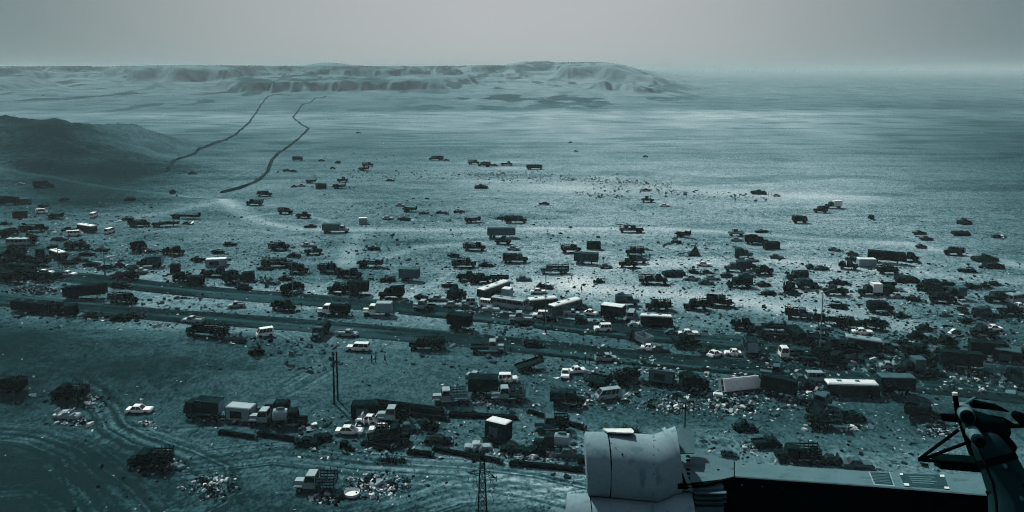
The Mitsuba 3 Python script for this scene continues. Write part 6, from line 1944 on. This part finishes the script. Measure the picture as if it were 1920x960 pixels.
def gun_mount():
    key = number('gun_mount')
    hull = lambda pts: m3.Manifold.batch_hull([ball(off(a, b, d), r / F * d, 14) for a, b, d, r in pts])
    body = m3.Manifold.batch_boolean([hull([(1812, 782, 4.25, 17), (1845, 800, 4.2, 22), (1868, 806, 4.2, 24)]), hull([(1845, 800, 4.2, 22), (1893, 838, 4.2, 12), (1862, 838, 4.2, 26)]),
                                      hull([(1812, 790, 4.25, 14), (1823, 848, 4.2, 7), (1850, 820, 4.2, 20)]), hull([(1800, 784, 4.25, 8), (1770, 786, 4.28, 4), (1766, 778, 4.28, 3)])], m3.OpType.Add)
    g = body.refine_to_length(0.03).to_mesh()
    t = trimesh.Trimesh(g.vert_properties[:, :3], g.tri_verts)
    part(key, 'housing', t, 'heli_dark', smooth=40)
    part(key, 'handle', rod((1798, 790, 4.24), (1790.5, 740, 4.24), 4.6), 'heli_dark', smooth=40)
    part(key, 'handle_cap', rod((1790.7, 741, 4.24), (1790.2, 736, 4.24), 4.8), 'heli_mark')
    part(key, 'link', rod((1800, 763, 4.24), (1828, 746, 4.3), 2.6), 'heli_grey')
    r1 = part(key, 'barrel_ring', rod((1806, 768, 4.28), (1814, 782, 4.12), 13.5, 24), 'heli_grey', smooth=40)
    part(r1, 'bore', rod((1813.7, 781.5, 4.118), (1815, 784, 4.10), 11.5, 20), 'heli_dark')
    r2 = part(key, 'barrel', rod((1815, 797, 4.2), (1836, 827, 3.98), 11, 24, 9.5), 'heli_arm', smooth=40)
    part(r2, 'collar', rod((1823, 810, 4.11), (1833, 824, 4.0), 12.2, 24, 11.2), 'heli_grey', smooth=40)
    part(r2, 'muzzle', rod((1834, 825.5, 3.985), (1838, 831, 3.95), 9.8, 20), 'heli_dark')
    for a, b in (((1826, 757, 4.3, 8), (1890, 772, 4.5, 1.6)), ((1845, 785, 4.3, 9), (1902, 796, 4.5, 1.6))):
        mid = (a[0] * 0.4 + b[0] * 0.6, a[1] * 0.4 + b[1] * 0.6 - 3, a[2], a[3] * 0.75)
        q = m3.Manifold.batch_boolean([hull([a, mid]), hull([mid, b])], m3.OpType.Add).to_mesh()
        part(key, 'fork_blade', trimesh.Trimesh(q.vert_properties[:, :3], q.tri_verts), 'heli_dark', smooth=40)
    q = hull([(1905, 778, 4.3, 8), (1925, 790, 4.3, 13), (1950, 800, 4.3, 12)]).to_mesh()
    part(key, 'end_cap', trimesh.Trimesh(q.vert_properties[:, :3], q.tri_verts), 'heli_dark', smooth=40)
    part(key, 'crossbar', rod((1868, 800, 4.35), (1950, 797, 4.35), 4), 'heli_dark')
    for a, b in (((1722, 862, 4.3), (1797, 806, 4.26)), ((1728, 862, 4.3), (1834, 822, 4.2))):
        part(key, 'strut', rod(a, b, 3.0), 'heli_dark')
    part(key, 'strut', rod((1722, 862, 4.3), (1858, 872, 4.25), 3.2), 'heli_dark')
    part(key, 'tray', slab([(1764, 866, 4.4), (1860, 872, 4.3), (1860, 888, 4.3), (1764, 880, 4.4)], (0, 0.1, 0)), 'heli_dark')
    arm = m3.Manifold.batch_boolean([hull([(1854, 838, 4.15, 30), (1878, 880, 4.1, 36)]), hull([(1878, 880, 4.1, 36), (1898, 930, 4.05, 40)]), hull([(1898, 930, 4.05, 40), (1905, 1050, 3.95, 45)])], m3.OpType.Add)
    q = arm.refine_to_length(0.03).to_mesh()
    t = trimesh.Trimesh(q.vert_properties[:, :3], q.tri_verts)
    trimesh.smoothing.filter_taubin(t, iterations=8)
    part(key, 'arm', t, 'heli_arm', smooth=True)
    for a, b, dd, r in ((1868, 862, 4.12, 35), (1894, 918, 4.07, 40)):
        ax = off(1896, 930, 4.05) - off(1852, 838, 4.15)
        ax /= np.linalg.norm(ax)
        c = off(a, b, dd)
        cl = part(key, 'clamp', MB().cyl(c - ax * 0.018, c + ax * 0.018, r / F * dd * 1.03, n=28), 'heli_dark', smooth=40)
        part(cl, 'bolt', MB().cyl(c + [-0.02, -r / F * dd * 1.0, 0.02], c + [-0.02, -r / F * dd * 1.16, 0.02], 0.010, n=8), 'heli_grey')
    pts = [(1838, 846, 4.06, 2), (1848, 872, 4.0, 2), (1862, 905, 3.97, 2), (1868, 940, 3.95, 2), (1871, 980, 3.92, 2)]
    cab_ = MB()
    for p0, p1 in zip(pts[:-1], pts[1:]):
        cab_.cyl(off(*p0[:3]), off(*p1[:3]), 0.0065, n=8)
    part(key, 'cable', cab_, 'heli_dark', smooth=40)
    tag(key, 'dark gun mount with forked bracket and thick grey arm at the lower right', 'gun mount')


gun_mount()
tag(HEL, 'grey helicopter outrigger with two drum pods, bolted plate and long beam in the foreground', 'helicopter')

# ---------------------------------------------------------------- labels: each says where its thing stands, by the nearest thing one can find
LMARKS += [(500, 315, 'the zigzag trench', None), (120, 300, 'the dark hillside', None), (880, 333, 'the rows of stones', None), (1180, 880, 'the helicopter pod', None)]
LMARKS.append((660, 930, 'the round white basin', None))


def compass(dx, dy):
    dy *= 2.2
    a = abs(dx) / (abs(dx) + abs(dy) + 1e-6)
    side, depth = ('right of' if dx > 0 else 'left of'), ('in front of' if dy > 0 else 'behind')
    return side if a > 0.68 else depth if a < 0.32 else f"{depth} and {side}"


def far(dist):
    return 'just ' if dist < 38 else '' if dist < 85 else 'well ' if dist < 150 else 'far '


seen = {v['label'] for v in labels.values() if 'label' in v}
for key, px, py, desc, cat in sorted(VEH, key=lambda v: -v[2]):
    own = [l for l in LMARKS if l[3] == key]
    if own:
        txt = desc if len(desc.split()) >= 4 else own[0][2][4:]
        if txt not in seen and 4 <= len(txt.split()) <= 16:
            labels[key]['label'] = txt
            seen.add(txt)
            continue
    near = sorted((math.hypot(px - x, 1.6 * (py - y)), lm, px - x, py - y) for x, y, lm, k in LMARKS if k != key)[:9]
    room = 16 - len(desc.split())
    done = False
    for dist, lm, dx, dy in near:
        t = f'{desc}, {far(dist)}{compass(dx, dy)} {lm}'
        if 4 <= len(t.split()) <= 16 and t not in seen:
            done = True
            break
    if not done:
        for dist, lm, dx, dy in near:
            t = f'{" ".join(desc.split()[:7])}, {compass(dx, dy)} {lm}'
            if 4 <= len(t.split()) <= 16 and t not in seen:
                done = True
                break
    if not done:
        d2, lm2, dx2, dy2 = near[1]
        t = f'{desc}, near {near[0][1]}'
        k = 1
        while t in seen and k < len(near):
            t = f'{desc}, {compass(near[k][2], near[k][3])} {near[k][1]}'
            k += 1
    seen.add(t)
    labels[key]['label'] = t
GR = {'car': 'cars abandoned across the desert', 'truck': 'trucks abandoned across the desert', 'bus': 'buses in the pile-up', 'trailer': 'trailers among the wrecks', 'wreck': 'crushed wrecks across the desert',
      'van': 'vans among the wrecks', 'jeep': 'jeeps among the wrecks', 'pickup truck': 'pickup trucks among the wrecks', 'cargo box': 'box bodies among the wrecks', 'armoured vehicle': 'armoured vehicles on the plain'}
for key, px, py, desc, cat in VEH:
    labels[key]['group'] = GR[cat]
for key, v in labels.items():
    if v.get('category') == 'person':
        v['group'] = 'people among the wrecks'
    if v.get('category') in ('lamp post', 'pole'):
        v['group'] = 'posts along the road'
